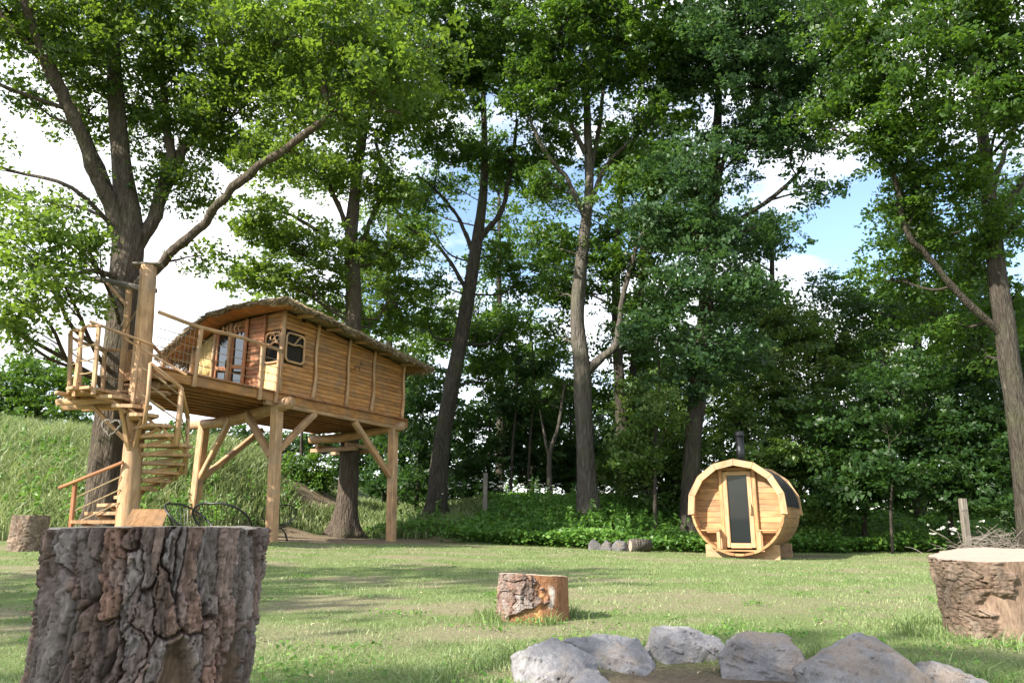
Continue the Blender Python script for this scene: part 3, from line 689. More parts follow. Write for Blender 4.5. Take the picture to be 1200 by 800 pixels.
tree('ash_tree', 'tall bare lower trunk at the right side of the lawn behind the pale cut stump',
     [(1206, 606, 17.6, .42), (1199, 540, 17.6, .36), (1190, 470, 17.6, .35), (1180, 400, 17.6, .34), (1170, 330, 17.6, .30), (1163, 260, 17.6, .27), (1156, 190, 17.6, .23), (1146, 120, 17.6, .19), (1138, 40, 17.6, .15), (1130, -60, 17.6, .10)],
     limbs=[[(1178, 395, 17.6, .15), (1128, 348, 17.4, .11), (1085, 298, 17.2, .10), (1062, 270, 17.0, .11), (1048, 205, 16.8, .09), (1034, 176, 16.7, .08), (1005, 165, 16.5, .06), (975, 150, 16.3, .04)],
            [(1165, 270, 17.6, .15), (1190, 225, 17.4, .12), (1215, 190, 17.2, .08)],
            [(1160, 240, 17.6, .12), (1172, 195, 17.8, .10), (1190, 150, 18, .06)],
            [(1140, 60, 17.6, .12), (1110, 10, 17.2, .09), (1090, -40, 17, .05)],
            [(1062, 270, 17.0, .05), (1075, 230, 17.0, .04), (1068, 170, 17.0, .025)]],
     blobs=[(1175, 60, 15.4, 1.1), (1110, 130, 15.4, 1.2), (1050, 70, 15.2, 1.3), (1180, 130, 15.6, 1.0), (1030, 150, 16.2, .9), (1090, 210, 16.8, 1.0), (1060, 250, 17.6, .8), (1100, 280, 18, 1.1), (1190, 260, 17, .8), (1130, 320, 18.4, 1.0), (1185, 350, 18.6, .9),
            (1110, 20, 15, 1.3), (1190, 0, 14.5, 1.3), (1000, 30, 15.6, 1.2), (990, 120, 16.4, .8), (1090, 370, 19, 1.0), (1150, 410, 19, 1.0), (1080, 170, 16, .8), (1040, 330, 19, .8, .8), (1220, 80, 15, 1.2), (1140, 210, 16.4, .7)],
     leaf=('leaf_oak', 0.125), bark='bark_dark', rs=.68, group=TREES, seed=21, dens=1.0, tint0=-0.06)

# slim young trees and the undergrowth below the canopy
SAP = 'young trees under the canopy'
tree('young_tree', 'pale thin forked sapling at the top of the bank, lit by the sun', [(645, 572, 27, .13), (644, 535, 27, .11), (654, 500, 27, .08), (662, 450, 27, .05)],
     limbs=[[(644, 540, 27, .07), (638, 510, 27, .06), (632, 480, 27, .03)]], blobs=[(660, 455, 27.4, .7, .7), (632, 470, 27.4, .6, .7)], leaf=('leaf_bush', 0.14), bark='bark_pale', group=SAP, seed=31, nseg=10, flare=1.2)
tree('young_tree', 'thin upright sapling stem rising from the ground cover right of the sauna', [(1043, 624, 20.5, .05), (1044, 595, 20.5, .045), (1046, 560, 20.5, .03), (1042, 520, 20.5, .02)],
     blobs=[(1040, 500, 20.6, .7), (1060, 450, 20.8, .8), (1020, 545, 20.4, .6)], leaf=('leaf_dark', 0.13), bark='bark_dark', group=SAP, seed=33, nseg=8, flare=1.1)
for i, (px, lab) in enumerate(((598, 'thin dark sapling in the thicket between the leaning oak and the pale beech'), (618, 'slim grey sapling in the thicket beside the pale forked sapling'), (765, 'thin sapling with pale leaves left of the barrel sauna'))):
    Y = 28 if i < 2 else 21.5
    tree('young_tree', lab, [(px, 580, Y, .08), (px + 3, 520, Y, .06), (px + 8, 460, Y, .05), (px + 6, 400, Y, .03)],
         blobs=[(px + 4, 470, Y, .8, .7), (px + 12, 430, Y + .3, .8, .7)] if i < 2 else [(760, 500, 21.5, .6, .8), (735, 515, 21.8, .5, .8), (785, 480, 21.2, .6, .8), (750, 540, 21.3, .5, .8)],
         leaf=('leaf_dark', 0.14) if i < 2 else ('leaf_bush', 0.13), bark='bark_dark', group=SAP, seed=40 + i, nseg=8, flare=1.1, tint0=0 if i < 2 else .25)

SHR = 'undergrowth behind the lawn'
def shrub(label, px0, pybase, Y, blobs, leaf=('leaf_dark', 0.15), seed=1, tint0=0.0, name='shrub', dens=1.1):
    tree(name, label, [(px0, pybase, Y, .10), (px0 + 3, pybase - 40, Y, .08), (px0 + 4, pybase - 90, Y, .05)], blobs=blobs, leaf=leaf, bark='bark_dark', group=SHR, seed=seed, cat='shrub', nseg=8, flare=1.1, tint0=tint0, dens=dens)
shrub('dark evergreen bush between treehouse and the leaning oak trunk', 488, 580, 27.5, [(490, 470, 27.5, 1.2), (480, 520, 27, 1.2), (500, 545, 27, .9), (475, 430, 28, 1.0), (460, 500, 28, 1.0), (485, 570, 26.8, .6)], seed=51)
shrub('dark thicket just right of the leaning oak trunk', 570, 575, 29, [(560, 500, 29, 1.3), (590, 530, 29, 1.2), (560, 550, 29, 1.0), (600, 470, 29.5, 1.2), (620, 510, 30, 1.3), (630, 550, 30, 1.1), (575, 430, 30, 1.1), (535, 572, 30, .7), (552, 578, 30, .7), (575, 575, 30, .8), (518, 575, 30, .6)], seed=52)
shrub('dark thicket behind the pale forked beech', 665, 575, 30, [(660, 540, 30, 1.3), (700, 530, 30, 1.3), (640, 480, 31, 1.2), (690, 480, 31, 1.1), (720, 560, 29, 1.0), (670, 560, 30, 1.0)], seed=53)
shrub('leafy hazel bush left of the sauna under the tall oak', 780, 580, 24, [(760, 540, 24, 1.0), (790, 520, 24, 1.2), (770, 570, 23.6, .9), (800, 470, 24.6, 1.1), (755, 470, 25.5, 1.0), (805, 560, 24, .9), (735, 545, 25, .9)], leaf=('leaf_bush', 0.14), seed=54)
shrub('dark laurel mass rising behind the sauna chimney', 900, 590, 23.5, [(860, 500, 23.5, 1.2), (900, 530, 23, 1.3), (880, 560, 22.5, 1.1), (940, 550, 23, 1.2), (920, 480, 24, 1.2), (850, 450, 24.5, 1.2), (950, 590, 22.5, .9)], leaf=('leaf_bush', 0.14), seed=55, tint0=-.05)
shrub('pale sunlit hazel foliage above the sauna rear', 935, 590, 25.5, [(905, 420, 25, 1.2), (940, 390, 25.5, 1.2), (960, 440, 25, 1.2), (925, 460, 24.6, 1.0), (980, 400, 26, 1.1), (910, 365, 26, .9, .8)], leaf=('leaf_bush', 0.14), seed=56, tint0=.3)  # raised leaf tint puts the sunlit look into the colour
shrub('dark spreading bush behind the thin sapling right of the sauna', 1010, 610, 22.5, [(980, 500, 22.5, 1.2), (1010, 540, 22, 1.3), (990, 580, 21.6, 1.0), (1040, 570, 22, 1.2), (1020, 460, 23, 1.2), (1050, 510, 22.5, 1.2), (970, 550, 22.5, 1.0)], seed=57)
shrub('tall dark holly behind the grey fence post', 1110, 612, 21.5, [(1090, 480, 21.5, 1.2), (1120, 530, 21, 1.3), (1080, 560, 21, 1.1), (1130, 580, 20.6, 1.0), (1150, 480, 21.5, 1.2), (1160, 540, 21, 1.2), (1110, 430, 22, 1.2), (1060, 440, 22.5, 1.1)], seed=58)
shrub('dark holly beside the bare ash trunk', 1215, 620, 20.5, [(1200, 470, 20.5, 1.2), (1210, 540, 20, 1.3), (1180, 580, 19.8, 1.0), (1230, 590, 19.6, 1.0), (1210, 410, 21, 1.1), (1260, 500, 20, 1.4)], seed=59)
shrub('small round green bush on the bank beneath the treehouse floor', 350, 572, 27.5, [(345, 548, 27.5, .7), (365, 552, 27.6, .7), (330, 555, 27.4, .6), (375, 560, 27.4, .5)], leaf=('leaf_oak', 0.12), seed=60)

# trees beyond the bank and hill
BACK = 'trees beyond the bank'
def backtree(label, px, pyb, Y, blobs, leaf=('leaf_dark', 0.2), seed=1, tint0=0.0, r=.22, ht=200):
    tree('woodland_tree', label, [(px, pyb, Y, r), (px + 2, pyb - ht * .3, Y, r * .85), (px, pyb - ht * .63, Y, r * .6), (px, pyb - ht, Y, r * .3)], blobs=blobs, leaf=leaf, bark='bark_dark', group=BACK, seed=seed, nseg=8, flare=1.2, tint0=tint0)
backtree('dense green tree beyond the crest of the grassy hill, left of the stair', 45, 505, 42, [(20, 450, 42, 1.8), (60, 445, 42, 1.7), (40, 480, 41, 1.6), (85, 460, 42, 1.5), (0, 480, 42, 1.6), (90, 490, 41, 1.3), (25, 425, 43, 1.0)], ('leaf_oak', 0.22), 71, ht=60)
backtree('lower hedge tree beyond the hill crest, outside the stair oak', -70, 505, 42, [(-60, 450, 42, 2), (-20, 470, 41, 1.6), (-100, 460, 42, 2)], ('leaf_oak', 0.22), 72, ht=60)
backtree('dim tree far behind the treehouse legs', 260, 530, 40, [(250, 515, 40, 1.4), (290, 520, 40, 1.4), (330, 525, 39, 1.3), (210, 510, 41, 1.2), (370, 520, 38, 1.2), (420, 525, 38, 1.3), (445, 500, 38, 1.3)], ('leaf_dark', 0.2), 73, ht=60)
backtree('tall woodland tree seen between leaning oak and pale beech', 622, 560, 36, [(600, 440, 36, 1.5), (640, 430, 36, 1.5), (620, 500, 36, 1.8), (660, 470, 36, 1.5), (580, 490, 36, 1.5)], ('leaf_dark', 0.19), 74, r=.2)
backtree('woodland tree behind the slender double stem', 760, 560, 35, [(740, 480, 35, 1.6), (780, 430, 35, 1.6), (710, 520, 35, 1.5), (770, 510, 34, 1.6), (800, 400, 35, 1.5)], ('leaf_dark', 0.19), 75)
backtree('woodland tree behind the tall oak and sauna chimney', 870, 580, 33, [(850, 430, 33, 1.8), (890, 480, 33, 1.8), (840, 520, 32, 1.6), (900, 400, 33, 1.5), (930, 500, 32, 1.6)], ('leaf_dark', 0.18), 76)
backtree('pale feathery tree against the sky above the dark bushes', 1010, 590, 34, [(1000, 420, 34, 1.6), (1030, 380, 34, 1.5), (1010, 335, 35, 1.1, .7), (1050, 420, 33, 1.5), (970, 470, 33, 1.6), (1040, 480, 32, 1.8)], ('leaf_light', 0.18), 77, tint0=-.1)
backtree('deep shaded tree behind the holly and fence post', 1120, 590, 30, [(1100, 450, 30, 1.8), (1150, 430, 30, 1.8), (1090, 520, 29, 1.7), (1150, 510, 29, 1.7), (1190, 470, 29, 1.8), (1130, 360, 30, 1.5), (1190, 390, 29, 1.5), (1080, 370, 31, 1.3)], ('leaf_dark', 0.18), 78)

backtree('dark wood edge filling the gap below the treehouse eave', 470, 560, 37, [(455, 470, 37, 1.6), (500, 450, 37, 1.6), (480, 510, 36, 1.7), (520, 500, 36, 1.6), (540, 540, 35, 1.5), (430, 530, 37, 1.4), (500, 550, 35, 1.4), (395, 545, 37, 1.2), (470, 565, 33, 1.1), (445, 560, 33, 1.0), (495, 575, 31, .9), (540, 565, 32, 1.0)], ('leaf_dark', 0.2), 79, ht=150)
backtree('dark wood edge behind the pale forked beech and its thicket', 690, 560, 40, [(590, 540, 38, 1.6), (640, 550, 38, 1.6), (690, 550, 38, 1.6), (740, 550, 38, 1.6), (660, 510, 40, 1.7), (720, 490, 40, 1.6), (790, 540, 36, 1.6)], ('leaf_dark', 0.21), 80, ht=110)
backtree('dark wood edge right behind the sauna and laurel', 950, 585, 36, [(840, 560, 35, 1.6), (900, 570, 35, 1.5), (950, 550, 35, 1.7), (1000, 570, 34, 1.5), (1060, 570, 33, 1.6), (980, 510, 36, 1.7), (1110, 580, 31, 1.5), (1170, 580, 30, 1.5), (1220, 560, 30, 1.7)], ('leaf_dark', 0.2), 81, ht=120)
def lacy(label, px, pyb, Y, x0, x1, y0, y1, n, seed, leaf, k=.6, ht=330, r=.26):
    k *= .8; rr = random.Random(seed); bl = []
    while len(bl) < n:
        a, b = rr.uniform(x0, x1), rr.uniform(y0, y1)
        if 930 < a < 1030 and 215 < b < 330 and rr.random() < .8: continue
        bl.append((a, b, Y + rr.uniform(-1.5, 1.5), rr.uniform(.9, 1.7), k * rr.uniform(.7, 1.25)))
    backtree(label, px, pyb, Y, bl, leaf, seed, ht=ht, r=r)
lacy('airy woodland tree filling the gaps behind the leaning oak', 585, 560, 33, 470, 660, 170, 440, 17, 201, ('leaf_oak', .18))
lacy('airy woodland tree between pale beech and tall oak', 752, 560, 31, 620, 830, 190, 450, 18, 202, ('leaf_oak', .17))
lacy('airy yellow green tree behind the treehouse trunk', 455, 555, 34, 280, 500, 190, 410, 15, 203, ('leaf_light', .18), .55)
lacy('airy woodland tree behind the long bough of the ash', 1075, 585, 27, 960, 1210, 190, 430, 20, 204, ('leaf_dark', .16), .75)
lacy('airy woodland tree right of the tall oak', 905, 580, 28, 830, 960, 200, 420, 12, 205, ('leaf_blue', .16), .7)
# oaks that stand beside and behind the camera; their crowns shade the near lawn
SHADE = 'oaks beside the near lawn'
def shade_oak(label, x, y, blobs, seed, dens):
    g = gz(x, y)
    tree('oak_tree', label, [(x, y, g, .38), (x + .1, y, g + 3, .32), (x - .1, y + .2, g + 7, .24), (x, y, g + 11, .1)], blobs=blobs, leaf=('leaf_oak', 0.24), bark='bark_oak', group=SHADE, seed=seed, world=True, nseg=12, dens=dens)
OAK = ((0, .5, 5.6, 1.4), (-1.4, -1.2, 6.4, 1.5), (1.6, -.8, 6.9, 1.3), (-.6, 2, 7.4, 1.4), (.8, 1.6, 8.6, 1.3), (-2, .8, 8.4, 1.4), (1.9, 1.2, 6.2, 1.1), (0, 0, 10.2, 1.6), (-.5, -2, 8.2, 1.4))
shade_oak('oak beside the lawn opposite the broad pale topped stump', -12.2, 1.2, [(-12.2 + a, 1.2 + b, c, r) for a, b, c, r in OAK], 91, .36)
shade_oak('oak standing behind the huge rough stump, outside the lawn', -10.6, -5.4, [(-10.6 - b, -5.4 + a, c - .4, r) for a, b, c, r in OAK], 92, .5)

# ------------------------------------------------------------------ treehouse (local x along the long side, y to the far side)
U = Vector((0.46, 0.888, 0)).normalized()
TH_O = Vector((-5.5, 17.2, 0)); TH_R = math.atan2(U.y, U.x)
th = empty('treehouse', TH_O, TH_R, 'thatched wooden treehouse raised on tall posts with a railed deck', 'treehouse')
def th_world(s, t): return (TH_O.x + U.x * s - U.y * t, TH_O.y + U.y * s + U.x * t)
def th_gz(s, t): return gz(*th_world(s, t))
DZ = 3.68                                           # deck surface
def t_max(s): return 3.7 if s > -0.2 else max(1.0, 3.7 + (s + 0.2) * 0.9)
def build_deck():
    # posts
    for (s, t, top, ds, dt) in ((0.05, 0.06, 3.38, 0.05, -0.09), (0.85, 3.42, 3.20, 0.0, 0.06), (4.62, 0.06, 3.36, 0.0, -0.07)):
        g = th_gz(s, t)
        MB().beam((s + ds, t + dt, g - 0.1), (s, t, top), 0.23, 0.23, ch=0.025).build('post', M['post'], th)
    # knee braces
    for a, b, w in (((0.1, 0.06, 2.25), (1.32, 0.06, 3.34), .15), ((0.05, 0.15, 2.2), (0.15, 1.15, 3.26), .15), ((4.6, 0.06, 1.95), (2.85, 0.06, 3.34), .15),
                    ((0.85, 3.38, 1.80), (0.45, 2.0, 3.24), .14), ((0.92, 3.44, 1.80), (2.85, 3.40, 3.30), .15), ((0.05, 0.1, 2.5), (-0.02, -0.02, 2.6), .02)):
        if w > .05: MB().beam(a, b, w, w, ch=0.02).build('brace', M['pale'], th)
    # carrying logs
    c = bez([(-0.02, -0.42, 3.40, .14), (0.3, 1.0, 3.26, .145), (0.62, 2.4, 3.20, .135), (0.98, 4.05, 3.25, .12)], 6)
    MB().tube([k[:3] for k in c], [k[3] for k in c], 12, 0.05, 3).build('carrying_log', M['pale'], th, True)
    c = bez([(4.62, -0.3, 3.40, .12), (4.75, 1.0, 3.30, .12), (4.9, 2.2, 3.22, .13), (5.0, 3.5, 3.24, .12)], 6)
    MB().tube([k[:3] for k in c], [k[3] for k in c], 12, 0.05, 4).build('carrying_log', M['pale'], th, True)
    c = bez([(-3.05, 0.25, 3.36, .10), (-3.0, 0.7, 3.34, .10), (-2.9, 1.35, 3.36, .10)], 5)
    MB().tube([k[:3] for k in c], [k[3] for k in c], 10, 0.05, 5).build('carrying_log', M['pale'], th, True)
    # cradle round the supporting trunk
    for (a, b) in (((4.9, 2.0, 3.02), (6.2, 1.95, 3.02)), ((4.9, 3.16, 3.02), (6.2, 3.2, 3.02)), ((5.06, 1.7, 2.90), (5.06, 3.5, 2.90)), ((6.02, 1.7, 2.90), (6.02, 3.5, 2.90))):
        MB().beam(a, b, .12, .12).build('trunk_collar', M['pale'], th)
    # rim joists, joists and boards
    MB().beam((-3.3, 0.02, 3.535), (5.22, 0.02, 3.535), .06, .21).build('rim_joist', M['larch'], th)
    MB().beam((-0.35, 0.06, 3.40), (5.1, 0.06, 3.40), .11, .12).build('edge_beam', M['pale'], th)
    MB().beam((5.20, 0.06, 3.54), (5.20, 3.7, 3.54), .05, .2).build('rim_joist', M['joist'], th)
    MB().beam((-3.3, 0.06, 3.54), (-3.3, 0.92, 3.54), .05, .2).build('rim_joist', M['larch'], th)
    MB().beam((-3.3, 0.95, 3.54), (-0.22, 3.68, 3.54), .05, .2).build('rim_joist', M['joist'], th)
    t = 0.42
    while t < 3.6:
        s0 = -3.25 if t < 0.95 else -0.2 - (3.7 - t) / 0.9 + 0.05
        MB().beam((s0, t, 3.52), (5.17, t, 3.52), .07, .20).build('joist', M['joist'], th); t += 0.36
    s = -3.26
    while s < 5.16:
        tm = min(t_max(s), t_max(s + .14)) + 0.02
        MB().beam((s + .066, -0.06, 3.66), (s + .066, tm, 3.66), .128, .036, ch=.005).build('deck_board', M['joist'], th); s += 0.134
build_deck()

HL, HW = 5.0, 3.1
def eave(s): return 5.70 - 0.085 * s
def front_top(t): return float(np.interp(t, [-0.6, 0, 1, 2, 2.5, 3.1, 3.8], [5.74, 5.70, 5.66, 5.58, 5.40, 5.06, 4.72]))
def siding(wall, mat, z0, x0, x1, topf, make, holes=(), bh=0.105):
    """horizontal lapped boards, one object each; make(xa, xb, za, zb0, zb1) gives the four outer corners"""
    z = z0
    while z < max(topf(x0), topf(x1), topf((x0 + x1) / 2)):
        zt = z + bh - 0.006
        segs = [(x0, x1)]
        for hx0, hx1, hz0, hz1 in holes:
            if zt > hz0 and z < hz1:
                ns = []
                for a, b in segs:
                    if hx1 <= a or hx0 >= b: ns.append((a, b)); continue
                    if hx0 - a > .03: ns.append((a, hx0))
                    if b - hx1 > .03: ns.append((hx1, b))
                segs = ns
        for a, b in segs:
            xs = np.linspace(a, b, 9)
            ok = [x for x in xs if topf(x) > z + 0.012]
            if len(ok) < 2: continue
            a2, b2 = ok[0], ok[-1]
            make(a2, b2, z, min(zt, topf(a2)), min(zt, topf(b2)))
        z += bh
def build_house():
    wl = MB().beam((0.06, 0.09, DZ + 1.0), (HL - .02, 0.09, DZ + 1.0), .02, 1.99, ch=.001)
    # inner lining of the long wall (sloping top)
    def lining(poly, off, name='wall'):
        return MB().prism(poly, off).build(name, M['cedar'], th)
    hole = (0.13, 0.80, 4.46, 5.20)
    lw = lining([(0.85, 0.10, DZ), (HL, 0.10, DZ), (HL, 0.10, eave(HL)), (0.85, 0.10, eave(.85))], (0, .05, 0))
    MB().prism([(0.02, 0.10, DZ), (0.85, 0.10, DZ), (0.85, 0.10, 4.44), (0.02, 0.10, 4.44)], (0, .05, 0)).build('lining', M['cedar'], lw)
    def mk(a, b, z, za, zb):
        MB().prism([(a, 0.052, z), (b, 0.052, z), (b, 0.066, zb), (a, 0.066, za)], (0, .032, 0)).build('wall_board', M['larch'], lw)
    siding(lw, M['larch'], DZ + .01, 0.03, HL, eave, mk, [hole])
    # trunks of natural pole nailed on the long wall
    for s in (0.0, 1.2, 2.45, 3.55, 4.97):
        k = random.uniform(-.05, .05)
        c = bez([(s - .03 + k, 0.02, DZ - .02, .062), (s + .02, 0.0, DZ + .6, .045), (s - .01, 0.01, DZ + 1.2, .042), (s + .05, 0.02, eave(s) + .02, .05)], 5)
        MB().tube([q[:3] for q in c], [q[3] for q in c], 9, .06, int(s * 10)).build('wall_pole', M['pale'], th, True)
    # window in the long wall: rounded branch frame, dark pane
    def rounded(cx, cz, w, h, r=.12, n=5):
        pts = []
        for (sx, sz, a0) in ((1, 1, 0), (-1, 1, 90), (-1, -1, 180), (1, -1, 270)):
            for q in range(n + 1):
                a = rad(a0 + 90 * q / n); pts.append((cx + sx * (w / 2 - r) + r * math.cos(a), cz + sz * (h / 2 - r) + r * math.sin(a)))
        return pts
    w1 = empty('window', (0, 0, 0)); w1.parent = th
    pr = rounded(.465, 4.83, .62, .70)
    MB().tube([(a, 0.03, b) for a, b in pr + pr[:2]], .032, 7).build('frame', M['pale'], w1, True)
    MB().prism([(a, 0.11, b) for a, b in pr], (0, .01, 0)).build('pane', M['glass'], w1)
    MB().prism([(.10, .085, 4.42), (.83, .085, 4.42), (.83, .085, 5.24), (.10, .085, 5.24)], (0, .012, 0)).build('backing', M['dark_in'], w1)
    c = bez([(.17, .03, 4.93), (.4, .02, 4.90), (.62, .02, 4.94), (.76, .03, 4.90)], 4); MB().tube(c, .026, 7).build('glazing_branch', M['pale'], w1, True)
    c = bez([(.42, .03, 4.91), (.50, .02, 5.02), (.60, .03, 5.12), (.68, .03, 5.15)], 4); MB().tube(c, .022, 6).build('glazing_branch', M['pale'], w1, True)
    # small dark deer cut-out on the long wall
    deer = [(0, .02), (.02, .02), (.03, .10), (.05, .13), (.20, .13), (.22, .02), (.24, .02), (.25, .17), (.30, .22), (.36, .23), (.36, .26), (.31, .29), (.33, .36), (.31, .36), (.28, .29), (.25, .35), (.24, .34), (.26, .27), (.22, .22), (.05, .21), (.0, .16)]
    MB().prism([(2.75 + a * .95, 0.046, 4.70 + b * .85) for a, b in deer], (0, -.012, 0)).build('deer_cutout', M['board'], th)
    # far end and back walls
    fe = MB().prism([(HL - .02, .14, DZ), (HL - .02, HW, DZ), (HL - .02, HW, front_top(HW) - .36), (HL - .02, 2.2, front_top(2.2) - .36), (HL - .02, .14, eave(HL) - .01)], (.04, 0, 0)).build('wall', M['larch'], th)
    MB().prism([(0.03, HW, DZ), (HL, HW, DZ), (HL, HW, front_top(HW) - .40), (0.03, HW, front_top(HW) - .03)], (0, .05, 0)).build('wall', M['larch'], th)
    # front wall facing the deck
    fw = MB().prism([(.10, .62, DZ), (.10, 1.22, DZ), (.10, 1.22, front_top(1.22)), (.10, .62, front_top(.62))], (.04, 0, 0)).build('wall', M['cedar'], th)
    MB().prism([(.10, 0.13, 5.18), (.10, HW, 5.06), (.10, 2.5, front_top(2.5)), (.10, 2, front_top(2)), (.10, .13, front_top(.13))], (.04, 0, 0)).build('gable_lining', M['larch'], fw)
    def mk2(a, b, z, za, zb):
        MB().prism([(.055, a, z), (.055, b, z), (.068, b, zb), (.068, a, za)], (.03, 0, 0)).build('wall_board', M['cedar'], fw)
    siding(fw, M['cedar'], DZ + .01, .64, 1.20, front_top, mk2)
    def mk3(a, b, z, za, zb):
        MB().prism([(.058, a, z), (.058, b, z), (.070, b, zb), (.070, a, za)], (.03, 0, 0)).build('wall_board', M['larch'], fw)
    siding(fw, M['larch'], 5.25, .06, .62, front_top, mk3); siding(fw, M['larch'], 5.46, 1.28, 2.45, front_top, mk3)
    pw = MB().prism([(.07, 2.36, DZ), (.07, HW, DZ), (.07, HW, front_top(HW)), (.07, 2.36, 5.44)], (.03, 0, 0)).build('matting_panel', M['straw_wall'], th)
    for k in range(14):
        t = 2.40 + k * .05; MB().tube([(.062, t, DZ + .01), (.058, t + .01, front_top(t) - .05)], .022, 6).build('cane', M['straw_wall'], pw, True)
    MB().prism([(.07, .10, DZ), (.07, .62, DZ), (.07, .62, 4.40), (.07, .10, 4.40)], (.03, 0, 0)).build('matting_panel', M['straw_wall'], th)
    # front window by the corner
    w2 = empty('window', (0, 0, 0)); w2.parent = th
    MB().prism([(.085, .10, 4.40), (.085, .62, 4.40), (.085, .62, 5.2), (.085, .10, 5.2)], (.012, 0, 0)).build('pane', M['glass'], w2)
    pr = rounded(.36, 4.80, .50, .74)
    MB().tube([(.05, a, b) for a, b in pr + pr[:2]], .03, 7).build('frame', M['pale'], w2, True)
    c = bez([(.04, .14, 4.88), (.03, .30, 4.93), (.04, .44, 4.87), (.05, .58, 4.92)], 4); MB().tube(c, .03, 7).build('glazing_branch', M['pale'], w2, True)
    for q in ((.04, .22, 5.03), (.04, .38, 5.06)):
        c = [(q[0], q[1] + .07 * math.cos(a * .6), q[2] + .07 * math.sin(a * .6)) for a in range(12)]; MB().tube(c, .018, 6).build('glazing_branch', M['pale'], w2, True)
    # door pair with glass
    for (a, b) in ((1.30, 1.74), (1.84, 2.28)):
        d = empty('door', (0, 0, 0)); d.parent = th
        for (p, q) in (((.05, a, DZ + .02), (.05, a, 5.42)), ((.05, b, DZ + .02), (.05, b, 5.42))): MB().beam(p, q, .09, .05, up=(1, 0, 0)).build('stile', M['cedar'], d)
        for z in (DZ + .08, 4.42, 5.38): MB().beam((.052, a + .03, z), (.052, b - .03, z + (.05 if 4 < z < 5 else 0)), .045, .10).build('rail', M['cedar'], d)
        MB().prism([(.07, a, DZ + .1), (.07, b, DZ + .1), (.07, b, 5.36), (.07, a, 5.36)], (.012, 0, 0)).build('pane', M['glass'], d)
    MB().tube([(-.02, 1.80, 4.42), (-.06, 1.80, 4.45), (-.06, 1.80, 4.60), (-.02, 1.80, 4.63)], .015, 6).build('door_handle', M['black'], th, True)
    for t, r, m in ((0.0, .06, 'pale'), (.63, .035, 'cedar'), (1.24, .05, 'cedar'), (1.79, .055, 'pale'), (2.34, .05, 'pale'), (HW, .06, 'pale')):
        c = bez([(.02, t + .01, DZ - .02, r), (.0, t - .01, DZ + .8, r * .85), (.02, t + .02, front_top(t) - .02, r)], 5)
        MB().tube([q[:3] for q in c], [q[3] for q in c], 9, .06, int(t * 9)).build('wall_pole', M[m], th, True)
    # carved antler-like branch above the doors
    for k in range(5):
        c = bez([(-.02, 1.45 + .13 * k, 5.30), (-.05, 1.48 + .13 * k, 5.42), (-.04, 1.42 + .15 * k, 5.52)], 3); MB().tube(c, .022, 6).build('carved_branch', M['pale'], th, True)
build_house()

